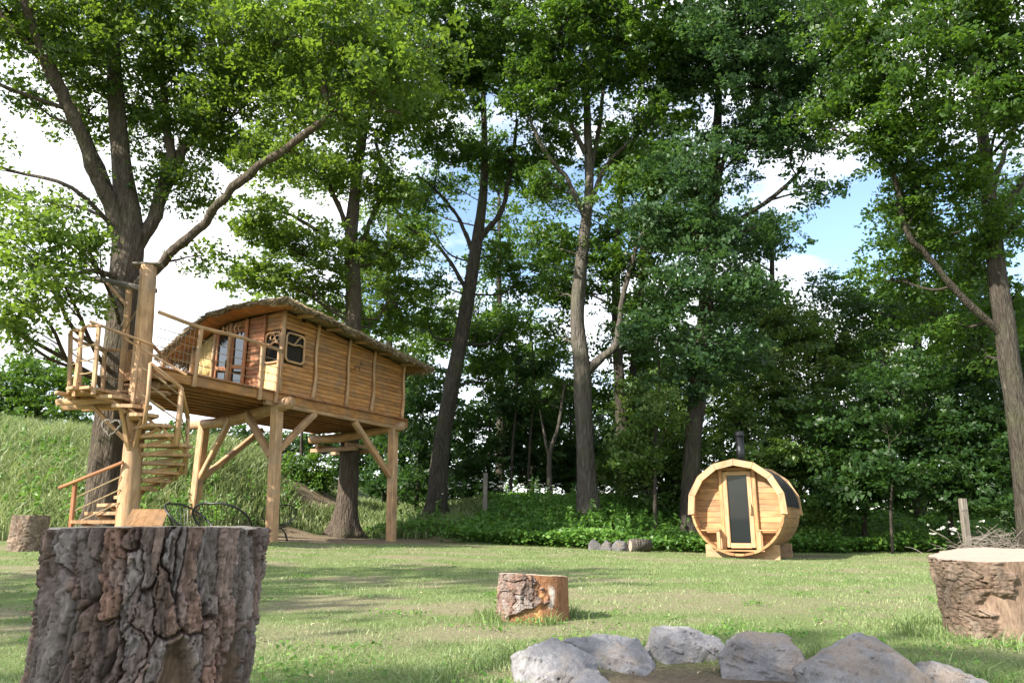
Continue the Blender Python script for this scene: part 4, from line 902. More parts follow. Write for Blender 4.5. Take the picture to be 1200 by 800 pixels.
def roof_z(s, t):
    base = float(np.interp(t, [-0.7, 0.2, 1.2, 2.1, 2.7, 3.9], [5.74, 5.80, 5.80, 5.72, 5.45, 4.78]))
    return base - 0.085 * (s + 0.45) + 0.08 * math.sin(math.pi * min(1, max(0, (s + .5) / 6.5))) * math.sin(math.pi * min(1, max(0, (t + .6) / 4.4)))
def build_roof():
    S = np.linspace(-0.48, 5.72, 33); T = np.linspace(-0.52, 3.85, 23)
    def sheet(dz):
        return [[Vector((s, t, roof_z(s, t) + dz)) for t in T] for s in S]
    top, bot = sheet(.06), sheet(0.0)
    mb = MB()
    n = len(T)
    for g, rev in ((top, False), (bot, True)):
        b = len(mb.v); mb.v += [tuple(p) for r in g for p in r]
        for i in range(len(S) - 1):
            for j in range(n - 1):
                q = (b + i * n + j, b + (i + 1) * n + j, b + (i + 1) * n + j + 1, b + i * n + j + 1)
                mb.f.append(q[::-1] if rev else q); mb.uv.append(tuple(((k // n) * .0 + mb.v[k][1], mb.v[k][0]) for k in mb.f[-1]))
    nb = len(S) * n
    edge = [(0, j) for j in range(n)] + [(i, n - 1) for i in range(1, len(S))] + [(len(S) - 1, j) for j in range(n - 2, -1, -1)] + [(i, 0) for i in range(len(S) - 2, 0, -1)]
    for k in range(len(edge)):
        a = edge[k]; c = edge[(k + 1) % len(edge)]; ia, ic = a[0] * n + a[1], c[0] * n + c[1]
        mb.f.append((ia, ic, nb + ic, nb + ia)); mb.uv.append(((0, k * .1), (0, k * .1 + .1), (.1, k * .1 + .1), (.1, k * .1)))
    rf = mb.build('roof', M['thatch'], th, False)
    # soffit boards under the overhang, along the slope
    for k in range(int(4.3 / .15)):
        t0 = -0.46 + k * .15; z0 = roof_z(-.45, t0) ; z1 = roof_z(-.45, t0 + .14)
        MB().prism([(-.44, t0, z0 - .012), (-.44, t0 + .142, z1 - .012), (-.44, t0 + .142, z1 - .034), (-.44, t0, z0 - .034)], (.52, 0, -.05)).build('soffit_board', M['larch'], rf)
    for k in range(5):
        s0 = HL - .02 + k * .15; zz = [roof_z(s0 + .07, t) - .022 for t in (-.46, 1.2, 2.2, 3.0, 3.8)]
        mbx = MB()
        for (ta, za), (tb, zb) in zip(list(zip((-.46, 1.2, 2.2, 3.0, 3.8), zz))[:-1], list(zip((-.46, 1.2, 2.2, 3.0, 3.8), zz))[1:]):
            mbx.beam((s0 + .07, ta, za - .01), (s0 + .07, tb, zb - .01), .142, .022, ch=.003)
        mbx.build('soffit_board', M['larch'], rf)
    for s in (-.36, .5, 1.6, 2.7, 3.8, 4.9, 5.6):
        for ta, tb in ((-.44, 0.06), (3.16, 3.78)): MB().beam((s, ta, roof_z(s, ta) - .07), (s, tb, roof_z(s, tb) - .07), .06, .08).build('rafter', M['pale'], rf)
    # straw fringe hanging off the eaves and lying on the roof
    rng = np.random.default_rng(5); A = []; B = []
    def along(p, q, k, outv, hang):
        for _ in range(k):
            f = rng.random(); s = p[0] + (q[0] - p[0]) * f; t = p[1] + (q[1] - p[1]) * f
            clump = 0.6 + 0.8 * vnoise(np.array([s * 5 + t * 5]), np.array([1.0]), 4)[0]
            a = Vector((s, t, roof_z(s, t) + rng.uniform(0.0, .075))) - Vector(outv) * rng.uniform(0, .14)
            A.append(a); B.append(a + Vector(outv) * rng.uniform(.06, .16) + Vector((rng.normal(0, .03), rng.normal(0, .03), -hang * clump * rng.uniform(.35, 1.1))))
    along((-.48, -.52), (5.72, -.52), 4200, (0, -1, 0), .13)
    along((-.48, -.52), (-.48, 3.85), 2600, (-1, 0, 0), .12)
    along((5.72, -.52), (5.72, 3.85), 1300, (1, 0, 0), .2)
    along((-.48, 3.85), (5.72, 3.85), 1500, (0, 1, 0), .2)
    for _ in range(2200):
        s, t = rng.uniform(-.4, 5.6), rng.uniform(-.45, 3.8); a = Vector((s, t, roof_z(s, t) + .07)); A.append(a)
        B.append(a + Vector((rng.normal(0, .1), rng.choice([-1, 1]) * .1 + rng.normal(0, .1), rng.uniform(0, .05))))
    A = np.array([tuple(a) for a in A]); B = np.array([tuple(b) for b in B]); d = B - A
    side = np.cross(d, rng.normal(size=d.shape)); side /= np.linalg.norm(side, axis=1, keepdims=True); w = rng.uniform(.006, .012, (len(A), 1))
    V = np.stack([A - side * w, A + side * w, B + side * w * .5, B - side * w * .5], 1).reshape(-1, 3)
    o = link('thatch_fringe', raw_mesh('thatch_fringe', V, np.arange(len(V)), 4, tint=rng.random(len(A))), M['straw'], rf); o['kind'] = 'stuff'
build_roof()

def build_rail():
    for s, lean in ((-0.12, .0), (-0.62, -.03), (-2.42, .04)):
        MB().beam((s, -.05, 3.40), (s + lean, -.05, 4.64), .09, .07, ch=.015).build('rail_post', M['pale'], th)
    c = bez([(-3.42, -.05, 4.74, .04), (-2.4, -.05, 4.67, .042), (-1.3, -.05, 4.70, .04), (0.0, -.05, 4.66, .036)], 5)
    MB().tube([q[:3] for q in c], [q[3] for q in c], 8, .05).build('hand_rail', M['pale'], th, True)
    for z in (3.88, 4.06, 4.24, 4.42):
        c = [(s, -.05, z - .02 * math.sin(3.14 * (s + 3.4) / 3.4)) for s in np.linspace(-3.4, -.05, 8)]
        MB().tube(c, .008, 5).build('rail_cable', M['rope'], th)
    # fine netting of the outer bay
    mb = MB()
    for k in range(10):
        s = -3.35 + k * .10; mb.tube([(s, -.05, 3.74), (s + .02, -.05, 4.70)], .0025, 3)
    for k in range(9): mb.tube([(-3.4, -.045, 3.80 + k * .10), (-2.42, -.045, 3.80 + k * .10)], .0025, 3)
    mb.build('rail_net', M['wire'], th)
    # rail on the far side of the porch
    for (s, t) in ((-3.1, 1.0), (-2.0, 2.0), (-0.9, 3.0)):
        MB().beam((s, t, 3.42), (s, t, 4.62), .08, .07).build('rail_post', M['pale'], th)
    MB().tube([(-3.1, 1.0, 4.64), (-2.0, 2.0, 4.62), (-.9, 3.0, 4.64), (-.1, 3.65, 4.63)], .04, 8).build('hand_rail', M['pale'], th, True)
    for z in (3.95, 4.2, 4.42): MB().tube([(-3.1, 1.0, z), (-2.0, 2.0, z), (-.9, 3.0, z), (-.1, 3.65, z)], .008, 5).build('rail_cable', M['rope'], th)
build_rail()

# ------------------------------------------------------------------ spiral stair round its pole, with the landing
SX, SY = -7.42, 14.2; SG = gz(SX, SY)
st = empty('spiral_staircase', (SX, SY, SG), 0, 'rustic spiral staircase with log treads winding up round a peeled pole', 'staircase')
def build_stair():
    zt = 5.72 - SG
    c = bez([(-.05, 0, -.1, .205), (-.04, 0, 1.0, .19), (0, 0, 2.2, .175), (.03, 0.0, 3.6, .165), (.05, 0, zt, .155)], 6)
    MB().tube([q[:3] for q in c], [q[3] for q in c], 18, .035, 2).build('centre_pole', M['pale'], st, True)
    MB().beam((-.22, -.04, zt + .02), (.30, .04, zt + .05), .26, .05).build('pole_cap', M['grey_wood'], st)
    def ang(a, r, z): return Vector((r * math.cos(a), r * math.sin(a), z))
    n = 16; T = []
    for i in range(n):
        a = rad(198 - 19.5 * i); z = .28 + .157 * i; r = .98 + .05 * math.sin(i * 2.1)
        T.append((a, z, r))
        w0, w1 = .12, .25
        d = Vector((math.cos(a), math.sin(a), 0)); p = Vector((-d.y, d.x, 0))
        poly = [d * .12 + p * w0, d * .12 - p * w0, d * r * .9 - p * w1, d * r - p * w1 * .55, d * (r + .03) + p * w1 * .5, d * r * .92 + p * w1]
        tr = MB().prism([q + Vector((0, 0, z - .03)) for q in poly], (0, 0, .06)).build('tread', M['pale'], st)
        MB().tube([d * .1 + Vector((0, 0, z - .20)), d * (r * .85) + Vector((0, 0, z - .05))], [.045, .03], 7).build('bracket', M['pale'], tr, True)
    # outer stringer poles between the treads
    for i in range(6, n - 1):
        a, z, r = T[i]; a2, z2, r2 = T[i + 1]
        MB().tube([ang(a, r * .93, z - .12), ang(a2, r2 * .93, z2 + .02)], .030, 7).build('stringer', M['pale'], st, True)
    # handrail of the lowest flight
    MB().beam((-1.02, -.12, .15), (-1.00, -.12, 1.12), .07, .07).build('baluster', M['cedar'], st)
    MB().beam((-1.28, -.14, 1.05), (-.08, -.22, 1.52), .07, .05).build('hand_rail', M['cedar'], st)
    for z in (.38, .62, .86): MB().tube([(-1.0, -.12, z), (-.12, -.18, z + .40)], .013, 6).build('rail_rope', M['rope'], st)
    # right-hand flight: posts, rail, ropes
    tops = []
    for i, hh in ((8, .95), (11, .92), (13, .95)):
        a, z, r = T[i]; b = ang(a, r + .02, z - .18); tp = ang(a + .03, r + .05, z + hh)
        MB().tube([b, (b + tp) / 2 + Vector((.015, 0, 0)), tp], [.062 if i == 11 else .042, .055 if i == 11 else .038, .05 if i == 11 else .034], 9, .06, i).build('baluster', M['pale'], st, True); tops.append((b, tp))
    for f in (.42, .64, .86):
        MB().tube([b + (t_ - b) * f for b, t_ in tops], .012, 6).build('rail_rope', M['rope'], st)
    MB().tube([t_ for b, t_ in tops], .035, 8).build('hand_rail', M['pale'], st, True)
    # landing on the left, planks laid like a fan on projecting logs
    LZ = 3.02 - SG
    for k in range(11):
        a = rad(252 - 13.0 * k); d = Vector((math.cos(a), math.sin(a), 0)); p = Vector((-d.y, d.x, 0)); r = 1.22 + .08 * math.sin(k * 1.7)
        MB().prism([q + Vector((0, 0, LZ - .03)) for q in (d * .18 + p * .045, d * .18 - p * .045, d * r - p * .125, d * (r + .02) + p * .125)], (0, 0, .05)).build('landing_plank', M['pale'], st)
    for (a, b, r) in (((.25, -.42, LZ - .12), (-1.36, -.30, LZ - .13), .065), ((.2, -.10, LZ - .14), (-1.44, .02, LZ - .17), .07), ((.1, .35, LZ - .13), (-1.30, .45, LZ - .13), .065), ((-.45, -1.1, LZ - .06), (-.5, .9, LZ - .06), .045), ((-1.0, -.95, LZ - .06), (-1.02, .85, LZ - .06), .045)):
        MB().tube([a, (Vector(a) + Vector(b)) / 2 + Vector((0, 0, .02)), b], [r * .9, r, r * 1.05], 10, .05).build('landing_log', M['pale'], st, True)
    for (a, b) in (((-.02, -.16, LZ - 1.0), (-.05, -.55, LZ - .15)), ((-.1, -.1, LZ - .85), (-.75, -.2, LZ - .18)), ((.08, -.15, LZ - .95), (.38, -.42, LZ - .2))):
        MB().beam(a, b, .09, .07).build('landing_brace', M['pale'], st)
    # balusters and rails of the landing
    B = []
    for k, (a, ln, hh) in enumerate(((258, .0, 1.12), (232, .02, 1.10), (205, -.05, 1.12), (178, -.06, 1.10), (150, -.04, 1.08), (128, .02, 1.12))):
        b = ang(rad(a), 1.14, LZ - .12); t_ = ang(rad(a), 1.14 - ln * 1.5, LZ + hh)
        MB().beam(b, t_, .075, .06, ch=.018).build('baluster', M['pale'], st); B.append((b, t_))
    for (b, t_), (b2, t2) in zip(B[:-1], B[1:]):
        mid_ = (t_ + t2) / 2; mid_ = mid_ + Vector((mid_.x, mid_.y, 0)).normalized() * .07
        c = bez([tuple(t_ + (t_ - t2) * .10 + Vector((0, 0, .02))), tuple(t_ + Vector((0, 0, .025))), tuple(mid_ + Vector((0, 0, .05))), tuple(t2 + Vector((0, 0, .025))), tuple(t2 + (t2 - t_) * .10 + Vector((0, 0, .02)))], 4)
        MB().tube(c, [.030 + .008 * math.sin(q * 1.3) for q in range(len(c))], 8, .06).build('hand_rail', M['pale'], st, True)
        for f in (.34, .54, .76): MB().tube([b + (t_ - b) * f, (b + (t_ - b) * f + b2 + (t2 - b2) * f) / 2 - Vector((0, 0, .02)), b2 + (t2 - b2) * f], .014, 6).build('rail_rope', M['rope'], st)
    # rail from the landing down over the right flight
    MB().beam(B[0][1] + Vector((-.15, -.05, .10)), (.52, -.55, LZ + .92), .06, .045).build('hand_rail', M['pale'], st)
    MB().beam((.02, -.62, LZ + 1.02), (1.10, -.38, LZ + .38), .06, .045).build('hand_rail', M['pale'], st)
    MB().beam((.22, -.62, LZ - .35), (.26, -.60, LZ + .98), .07, .06).build('baluster', M['pale'], st)
    for dz in (.25, .5, .75): MB().tube([(.24, -.6, LZ - .2 + dz), (.78, -.5, LZ - .55 + dz)], .012, 6).build('rail_rope', M['rope'], st)
    # last steps up to the deck
    for k in range(3):
        z = LZ + .17 * (k + 1); y = .28 + .22 * k
        MB().beam((-.62 + .12 * k, y, z), (.42 + .12 * k, y + .12, z), .24, .05).build('tread', M['pale'], st)
    # lifting arm on the trunk side
    MB().beam((-.62, .55, LZ), (-.60, .55, 5.42 - SG), .11, .10).build('arm_post', M['pale'], st)
    c = bez([(-1.55, .4, 5.62 - SG, .05), (-1.0, .45, 5.56 - SG, .065), (-.4, .55, 5.44 - SG, .07), (-.05, .6, 5.40 - SG, .05)], 4)
    MB().tube([q[:3] for q in c], [q[3] for q in c], 9, .06).build('lifting_arm', M['grey_wood'], st, True)
    MB().beam((-.62, .5, 5.05 - SG), (-1.0, .43, 5.52 - SG), .06, .06).build('arm_brace', M['pale'], st)
    MB().tube([(0, -.05, 5.0 - SG), (-.35, .2, 4.62 - SG), (-.62, .5, 4.45 - SG)], .012, 5).build('tie_rope', M['rope'], st)
build_stair()
for ch in [k for k in bpy.data.objects if k.type == 'MESH' and (k.parent == st or (k.parent and k.parent.parent == st))]:     # the pole and all it carries lean a little
    for v in ch.data.vertices: v.co.x += .32 * (1 - (v.co.z + SG) / 5.6)

def heart():
    p = P(130, 500, 13.35)
    o = empty('heart_wreath', p, 0, 'twig heart wreath hanging under the stair landing', 'ornament')
    pts = []
    for k in range(25):
        a = 2 * math.pi * k / 24; pts.append((16 * math.sin(a) ** 3 * .0105, 0, (13 * math.cos(a) - 5 * math.cos(2 * a) - 2 * math.cos(3 * a) - math.cos(4 * a)) * .0105))
    rr = random.Random(4)
    for q in range(4):
        c = [(x + rr.uniform(-.012, .012), rr.uniform(-.02, .02), z + rr.uniform(-.012, .012)) for x, _, z in pts]; c[-1] = c[0]
        MB().tube(c, .013, 5).build('twig', M['grey_wood'], o)
    MB().tube([(0, 0, .05), (0, 0, .30)], .006, 5).build('string', M['rope'], o)
heart()

# ------------------------------------------------------------------ barrel sauna
def build_sauna():
    R = 0.99; cz = 1.06; LEN = 2.35
    c0 = P(863, 597, 16.4); base = Vector((c0.x, 16.4, gz(c0.x, 16.4)))
    base.z = -0.075
    o = empty('barrel_sauna', base, rad(-28), 'round wooden barrel sauna with glass door and black stovepipe', 'sauna')
    n = 30; tk = .045
    half = math.pi / n * .955; mb = MB()
    prof = [((R - tk) * math.sin(-half), (R - tk) * math.cos(half)), ((R - tk) * math.sin(half), (R - tk) * math.cos(half)), (R * math.sin(half), R * math.cos(half)), (0, R * 1.003), (R * math.sin(-half), R * math.cos(half))]
    mb.loft([[Vector((a, y, b)) for a, b in prof] for y in (0.0, LEN)])
    sm = mb.mesh('stave')
    for k in range(n):
        s = link('stave', sm, M['spruce'], o); s.location = (0, 0, cz); s.rotation_euler = (0, 2 * math.pi * k / n, 0)
    # felt cover over the upper half with overlapping courses
    q = MB(); arc = [rad(a) for a in np.linspace(-88, 88, 27)]
    for k in range(5):
        y0 = .07 + k * (LEN - .14) / 5; y1 = y0 + (LEN - .14) / 5 + .03
        rings = []
        for y, dr in ((y0, .026), (y1, .014)):
            rings.append([Vector((math.sin(a) * (R + dr), y, cz + math.cos(a) * (R + dr))) for a in arc] + [Vector((math.sin(a) * (R + .004), y, cz + math.cos(a) * (R + .004))) for a in arc[::-1]])
        MB().loft(rings).build('felt_course', M['felt'], o)
    # thick fascia boards following the top of both ends
    for y0 in (-.035, LEN - .03):
        A = [rad(a) for a in np.linspace(-97, 97, 9)]
        for k in range(8):
            a, b = A[k] + .004, A[k + 1] - .004; ri, ro = R - .07, R + .07
            MB().prism([(math.sin(a) * ri, y0, cz + math.cos(a) * ri), (math.sin(b) * ri, y0, cz + math.cos(b) * ri), (math.sin(b) * ro, y0, cz + math.cos(b) * ro), (math.sin(a) * ro, y0, cz + math.cos(a) * ro)], (0, .075, 0)).build('fascia_board', M['spruce_trim'], o)
    # steel hoops round the lower half
    for y in (.35, LEN - .35):
        aa = [rad(a) for a in np.linspace(92, 268, 25)]
        MB().loft([[Vector((math.sin(a) * r, y + dy, cz + math.cos(a) * r)) for r, dy in ((R + .002, -.02), (R + .009, -.02), (R + .009, .02), (R + .002, .02))] for a in aa]).build('hoop', M['steel'], o)
    # end walls of horizontal boards, cut to the circle
    rw = R - tk - .003
    def wallboards(y, gaps, parent, mat):
        bh = .125; z = -rw + .02
        while z < rw - .02:
            zt = min(z + bh - .006, rw - .005)
            x0 = math.sqrt(max(0, rw * rw - z * z)); x1 = math.sqrt(max(0, rw * rw - zt * zt))
            spans = [(-1, 1)] if not (gaps and zt > gaps[2] - cz and z < gaps[3] - cz) else [(-1, gaps[0]), (gaps[1], 1)]
            for (a, b) in spans:
                l0 = -x0 if a == -1 else a; l1 = -x1 if a == -1 else a; r0 = x0 if b == 1 else b; r1 = x1 if b == 1 else b
                if r0 - l0 < .03 or r1 - l1 < .02: continue
                MB().prism([(l0, y, cz + z), (r0, y, cz + z), (r1, y + .006, cz + zt), (l1, y + .006, cz + zt)], (0, .035, 0)).build('wall_board', mat, parent)
            z += bh
    fwall = MB().prism([(math.sin(a) * rw, .37, cz + math.cos(a) * rw) for a in np.linspace(0, 2 * math.pi, 32, endpoint=False)], (0, .02, 0)).build('front_wall', M['dark_in'], o)
    wallboards(.32, (-.40, .40, .20, 1.93), fwall, M['spruce'])
    rwall = MB().prism([(math.sin(a) * rw, LEN - .14, cz + math.cos(a) * rw) for a in np.linspace(0, 2 * math.pi, 32, endpoint=False)], (0, .02, 0)).build('rear_wall', M['dark_in'], o)
    wallboards(LEN - .115, None, rwall, M['spruce'])
    # door
    d = empty('door', (0, 0, 0)); d.parent = o
    for x in (-.265, .265): MB().beam((x, .27, .24), (x, .27, 1.86), .10, .06, up=(0, 1, 0)).build('stile', M['spruce_trim'], d)
    for z, h in ((.275, .11), (1.83, .09)): MB().beam((-.215, .272, z), (.215, .272, z), .055, h).build('rail', M['spruce_trim'], d)
    MB().prism([(-.225, .285, .31), (.225, .285, .31), (.225, .285, 1.80), (-.225, .285, 1.80)], (0, .01, 0)).build('pane', M['glass_dark'], d)
    MB().tube([(.265, .24, .92), (.265, .19, .95), (.265, .19, 1.13), (.265, .24, 1.16)], .016, 7).build('handle', M['spruce_trim'], d, True)
    for x in (-.36, .36): MB().beam((x, .285, .17), (x, .285, 1.92 if abs(x) < .5 else 1.7), .085, .075, up=(0, 1, 0)).build('door_jamb', M['spruce'], o)
    MB().beam((-.42, .285, 1.925), (.42, .285, 1.925), .07, .075).build('lintel', M['spruce'], o)
    # porch floor and the two little side benches
    for k in range(3): MB().beam((-.52, .06 + k * .10, .175), (.52, .06 + k * .10, .175), .09, .03).build('porch_slat', M['spruce'], o)
    for sg in (-1, 1):
        for k in range(2):
            y = .07 + k * .12; MB().beam((sg * .40, y, .60), (sg * .80, y, .60), .11, .032).build('bench_slat', M['spruce'], o)
        MB().beam((sg * .43, .06, .19), (sg * .43, .06, .582), .075, .055, up=(0, 1, 0)).build('bench_leg', M['spruce_trim'], o)
        MB().beam((sg * .43, .24, .19), (sg * .43, .24, .582), .075, .055, up=(0, 1, 0)).build('bench_leg', M['spruce_trim'], o)
    # cradles
    for y in (.28, LEN - .35):
        pts = [(-.78, y, 0.0), (.78, y, 0.0), (.78, y, .26)]
        pts += [(x, y, cz - math.sqrt((R + .004) ** 2 - x * x)) for x in np.linspace(.68, -.68, 15)] + [(-.78, y, .26)]
        mbc = MB(); L = len(pts)
        # built as strips so that the hollow top stays clean
        xs = np.linspace(-.78, .78, 17); zt = [min(.30, cz - math.sqrt((R + .006) ** 2 - x * x)) for x in xs]
        mbc.loft([[Vector((x, y, -.02)), Vector((x, y + .12, -.02)), Vector((x, y + .12, z)), Vector((x, y, z))] for x, z in zip(xs, zt)])
        mbc.build('cradle', M['spruce_trim'], o)
    # stovepipe
    cp = MB(); cp.tube([(-.12, 1.55, cz + R * .9), (-.12, 1.55, cz + R + .76)], .10, 16); pipe = cp.build('stovepipe', M['black'], o, True)
    MB().tube([(-.12, 1.55, cz + R + .30), (-.12, 1.55, cz + R + .33)], .104, 16).build('pipe_collar', M['black'], pipe)
    MB().tube([(-.12, 1.55, cz + R + .74), (-.12, 1.55, cz + R + .77), (-.12, 1.55, cz + R + .84), (-.12, 1.55, cz + R + .87)], [.115, .115, .105, .03], 16).build('pipe_cap', M['black'], pipe)
    # pale slab it stands on
    m2 = MB(); k = 22; rr = random.Random(6)
    pts = [Vector((math.cos(6.2832 * i / k) * (1.35 + rr.uniform(-.12, .2)) + .15, math.sin(6.2832 * i / k) * (1.45 + rr.uniform(-.15, .15)) + 1.05, 0)) for i in range(k)]
    m2.loft([[p + Vector((0, 0, -.14)) for p in pts], [p + Vector((0, 0, -.035)) for p in pts], [p * .985 + Vector((0, .015, -.022)) for p in pts]])
    sl = m2.build('stone_slab', M['slab'], None); sl.location = base; sl.rotation_euler = (0, 0, rad(-28)); tag(sl, 'pale grey slab under the barrel sauna', 'slab')
build_sauna()

# ------------------------------------------------------------------ stumps
def stumpmat(name):
    m, nt, b, out = newmat(name)
    at = N(nt, 'ShaderNodeAttribute', attribute_name='col'); tcn = N(nt, 'ShaderNodeTexCoord')
    mp = N(nt, 'ShaderNodeMapping'); mp.inputs['Scale'].default_value = (60, 60, 18); nt.links.new(tcn.outputs['Object'], mp.inputs['Vector'])
    n1 = N(nt, 'ShaderNodeTexNoise', Scale=1.2, Detail=8.0, Roughness=0.7); nt.links.new(mp.outputs[0], n1.inputs['Vector'])
    r = ramp(nt, n1.outputs['Fac'], [(0.28, (0.50, 0.47, 0.44)), (0.5, (0.95, 0.93, 0.9)), (0.72, (1.35, 1.32, 1.28))])
    c = mixc(nt, 1.0, at.outputs['Color'], r.outputs[0], 'MULTIPLY')
    nt.links.new(c, b.inputs['Base Color']); b.inputs['Roughness'].default_value = 0.8; b.inputs['Specular IOR Level'].default_value = 0.25
    bump(nt, b, n1.outputs['Fac'], 0.7, 0.012)
    return m
def cutmat(name, c1, c2, c3):
    m, nt, b, out = newmat(name)
    tcn = N(nt, 'ShaderNodeTexCoord'); mp = N(nt, 'ShaderNodeMapping'); mp.inputs['Scale'].default_value = (1, 1, 0.0); nt.links.new(tcn.outputs['Object'], mp.inputs['Vector'])
    wv = N(nt, 'ShaderNodeTexWave', wave_type='RINGS', rings_direction='SPHERICAL', Scale=28.0, Distortion=2.2, Detail=3.0); wv.inputs['Detail Scale'].default_value = 0.6
    nt.links.new(mp.outputs[0], wv.inputs['Vector'])
    n1 = N(nt, 'ShaderNodeTexNoise', Scale=14.0, Detail=6.0); nt.links.new(tcn.outputs['Object'], n1.inputs['Vector'])
    r = ramp(nt, wv.outputs['Fac'], [(0.1, c2), (0.8, c1)]); c = mixc(nt, n1.outputs['Fac'], r.outputs[0], c3)
    nt.links.new(c, b.inputs['Base Color']); b.inputs['Roughness'].default_value = 0.75
    bump(nt, b, n1.outputs['Fac'], 0.35, 0.01)
    return m
M['stump'] = stumpmat('stump_bark')
M['cut_grey'] = cutmat('weathered_cut', (0.36, 0.29, 0.20), (0.27, 0.20, 0.13), (0.42, 0.37, 0.30))
M['cut_pink'] = cutmat('fresh_cut', (0.35, 0.25, 0.19), (0.28, 0.19, 0.14), (0.40, 0.31, 0.255))

def stump(label, x, y, r0, r1, h, nu, cell, amp, na, nzv, seed, shear=(0, 0), tilt=(0, 0), pal=None, bare=None, cut='cut_grey', flat=0.0):
    base = Vector((x, y, gz(x, y) - .03)); o = empty('tree_stump', base, 0, label, 'tree stump', 'cut tree stumps on the lawn')
    th_ = np.linspace(0, 2 * math.pi, na, endpoint=False); zz = np.linspace(0, 1, nzv)
    A, Z = np.meshgrid(th_, zz); hz = Z * h
    u = A / (2 * math.pi) * nu; v = hz / cell
    wx = (fbm(A / (2 * math.pi) * 12, hz * 9, seed + 1, 4, 12) - .5); wy = (fbm(A / (2 * math.pi) * 14, hz * 11, seed + 2, 4, 14) - .5)
    T1 = A / (2 * math.pi)
    lx = (fbm(T1 * 7, hz * 5, seed + 51, 2, 7) - .5); ly = (fbm(T1 * 9, hz * 6, seed + 52, 2, 9) - .5); jag = (fbm(T1 * nu * 2, hz / cell * 7, seed + 53, 3, nu * 2) - .5)
    F1, F2, cid = voro(u + lx * 3.2 + jag * .55, v + ly * 1.5 + jag * .25, nu, seed + 3); e = F2 - F1; plate = sst(.0, .09, e)
    G1, G2, cid2 = voro(T1 * nu * 2 + lx * 5 + jag * .9, hz / cell * 2.4 + ly * 3 + jag * .5, nu * 2, seed + 6)
    flake = sst(.0, .07, G2 - G1)
    H1, H2, cid3 = voro(T1 * nu * 5 + lx * 8 + jag * 1.5, hz / cell * 6 + ly * 4, nu * 5, seed + 16)
    crumb = sst(.0, .15, H2 - H1)
    fine = fbm(T1 * nu * 9, hz / cell * 14, seed + 8, 5, nu * 9)
    ridge = fbm(T1 * nu * 2 + lx * 2, hz / cell * 0.3, seed + 10, 3, nu * 2); ridge = 1 - np.abs(2 * ridge - 1)
    lev = .2 + .8 * cid
    big = sst(.45, .62, fbm(T1 * 6, hz * 4, seed + 40, 3, 6))            # where the bark is ropy rather than plated
    d = amp * (plate * (.25 + lev * .45) + flake * (.08 + .34 * cid2) * (.4 + .6 * plate) + .20 * crumb * cid3 + .34 * (fine - .5) + (.25 + .6 * big) * (ridge - .6))
    colA = np.array(pal['plates']); k = np.clip((cid * len(colA)).astype(int), 0, len(colA) - 1); k2 = np.clip((cid2 * len(colA)).astype(int), 0, len(colA) - 1)
    col = colA[k] * .45 + colA[k2] * .35 + colA.mean(0) * .20
    lvl = np.clip(.55 * cid + .45 * cid2, 0, 1)[..., None]; col = col * (.62 + .70 * lvl)
    inner = np.array(pal['inner']); dep = (1 - np.minimum(plate, .3 + .7 * flake))[..., None] * .7; col = col * (1 - dep) + inner * dep
    col = col * (.55 + .9 * fine)[..., None]
    if bare is not None:
        bm_, bcol, bd = bare(A, hz, wx, wy, fine); d = d * (1 - bm_) + (bd) * bm_; col = col * (1 - bm_[..., None]) + bcol * bm_[..., None]
    Rr = (r0 + (r1 - r0) * Z) * (1 + .05 * np.sin(2 * A + seed) + .035 * np.sin(3 * A + 1.7 * seed) + .015 * np.sin(5 * A)) + d - amp * .5
    X = Rr * np.cos(A) + shear[0] * (1 - Z) ; Y = Rr * np.sin(A) + shear[1] * (1 - Z)
    topz = h + tilt[0] * X[-1] + tilt[1] * Y[-1] + .016 * (fbm(T1[-1] * 16, th_ * 0, seed + 20, 4, 16) - .55) * min(1, r1 / .2)
    Zc = Z * topz[None, :]
    V = np.stack([X.ravel(), Y.ravel(), Zc.ravel()], 1)
    i = np.arange(na); j = np.arange(nzv - 1); I, J = np.meshgrid(i, j); I2 = (I + 1) % na
    Fc = np.stack([(J * na + I).ravel(), (J * na + I2).ravel(), ((J + 1) * na + I2).ravel(), ((J + 1) * na + I).ravel()], 1)
    link('bark', raw_mesh('bark', V, Fc, 4, col=col.reshape(-1, 3)), M['stump'], o, True)
    # cut face: rings shrinking to the heart, sawn slightly uneven
    nr = 14; rings = []
    for q in range(nr):
        f = 1 - q / (nr - 1) * .985
        rx, ry = X[-1] * f, Y[-1] * f; zc_ = topz * 1.0 - .002
        zz_ = h + tilt[0] * rx + tilt[1] * ry + .006 * (fbm(rx * 14 + 7, ry * 14 + 3, seed + 30, 3) - .5) * (1 if q else 0) + (topz - (h + tilt[0] * X[-1] + tilt[1] * Y[-1])) * (f ** 4) - (0.0015 if q == 0 else 0)
        rings.append(np.stack([rx, ry, zz_], 1))
    V = np.concatenate(rings + [np.array([[0, 0, h]])]); Fl = []
    J, I = np.meshgrid(np.arange(nr - 1), np.arange(na), indexing='ij'); I2 = (I + 1) % na
    Fc = np.stack([(J * na + I).ravel(), (J * na + I2).ravel(), ((J + 1) * na + I2).ravel(), ((J + 1) * na + I).ravel()], 1)
    link('cut_face', raw_mesh('cut_face', V, Fc, 4), M[cut], o, False)
    return o

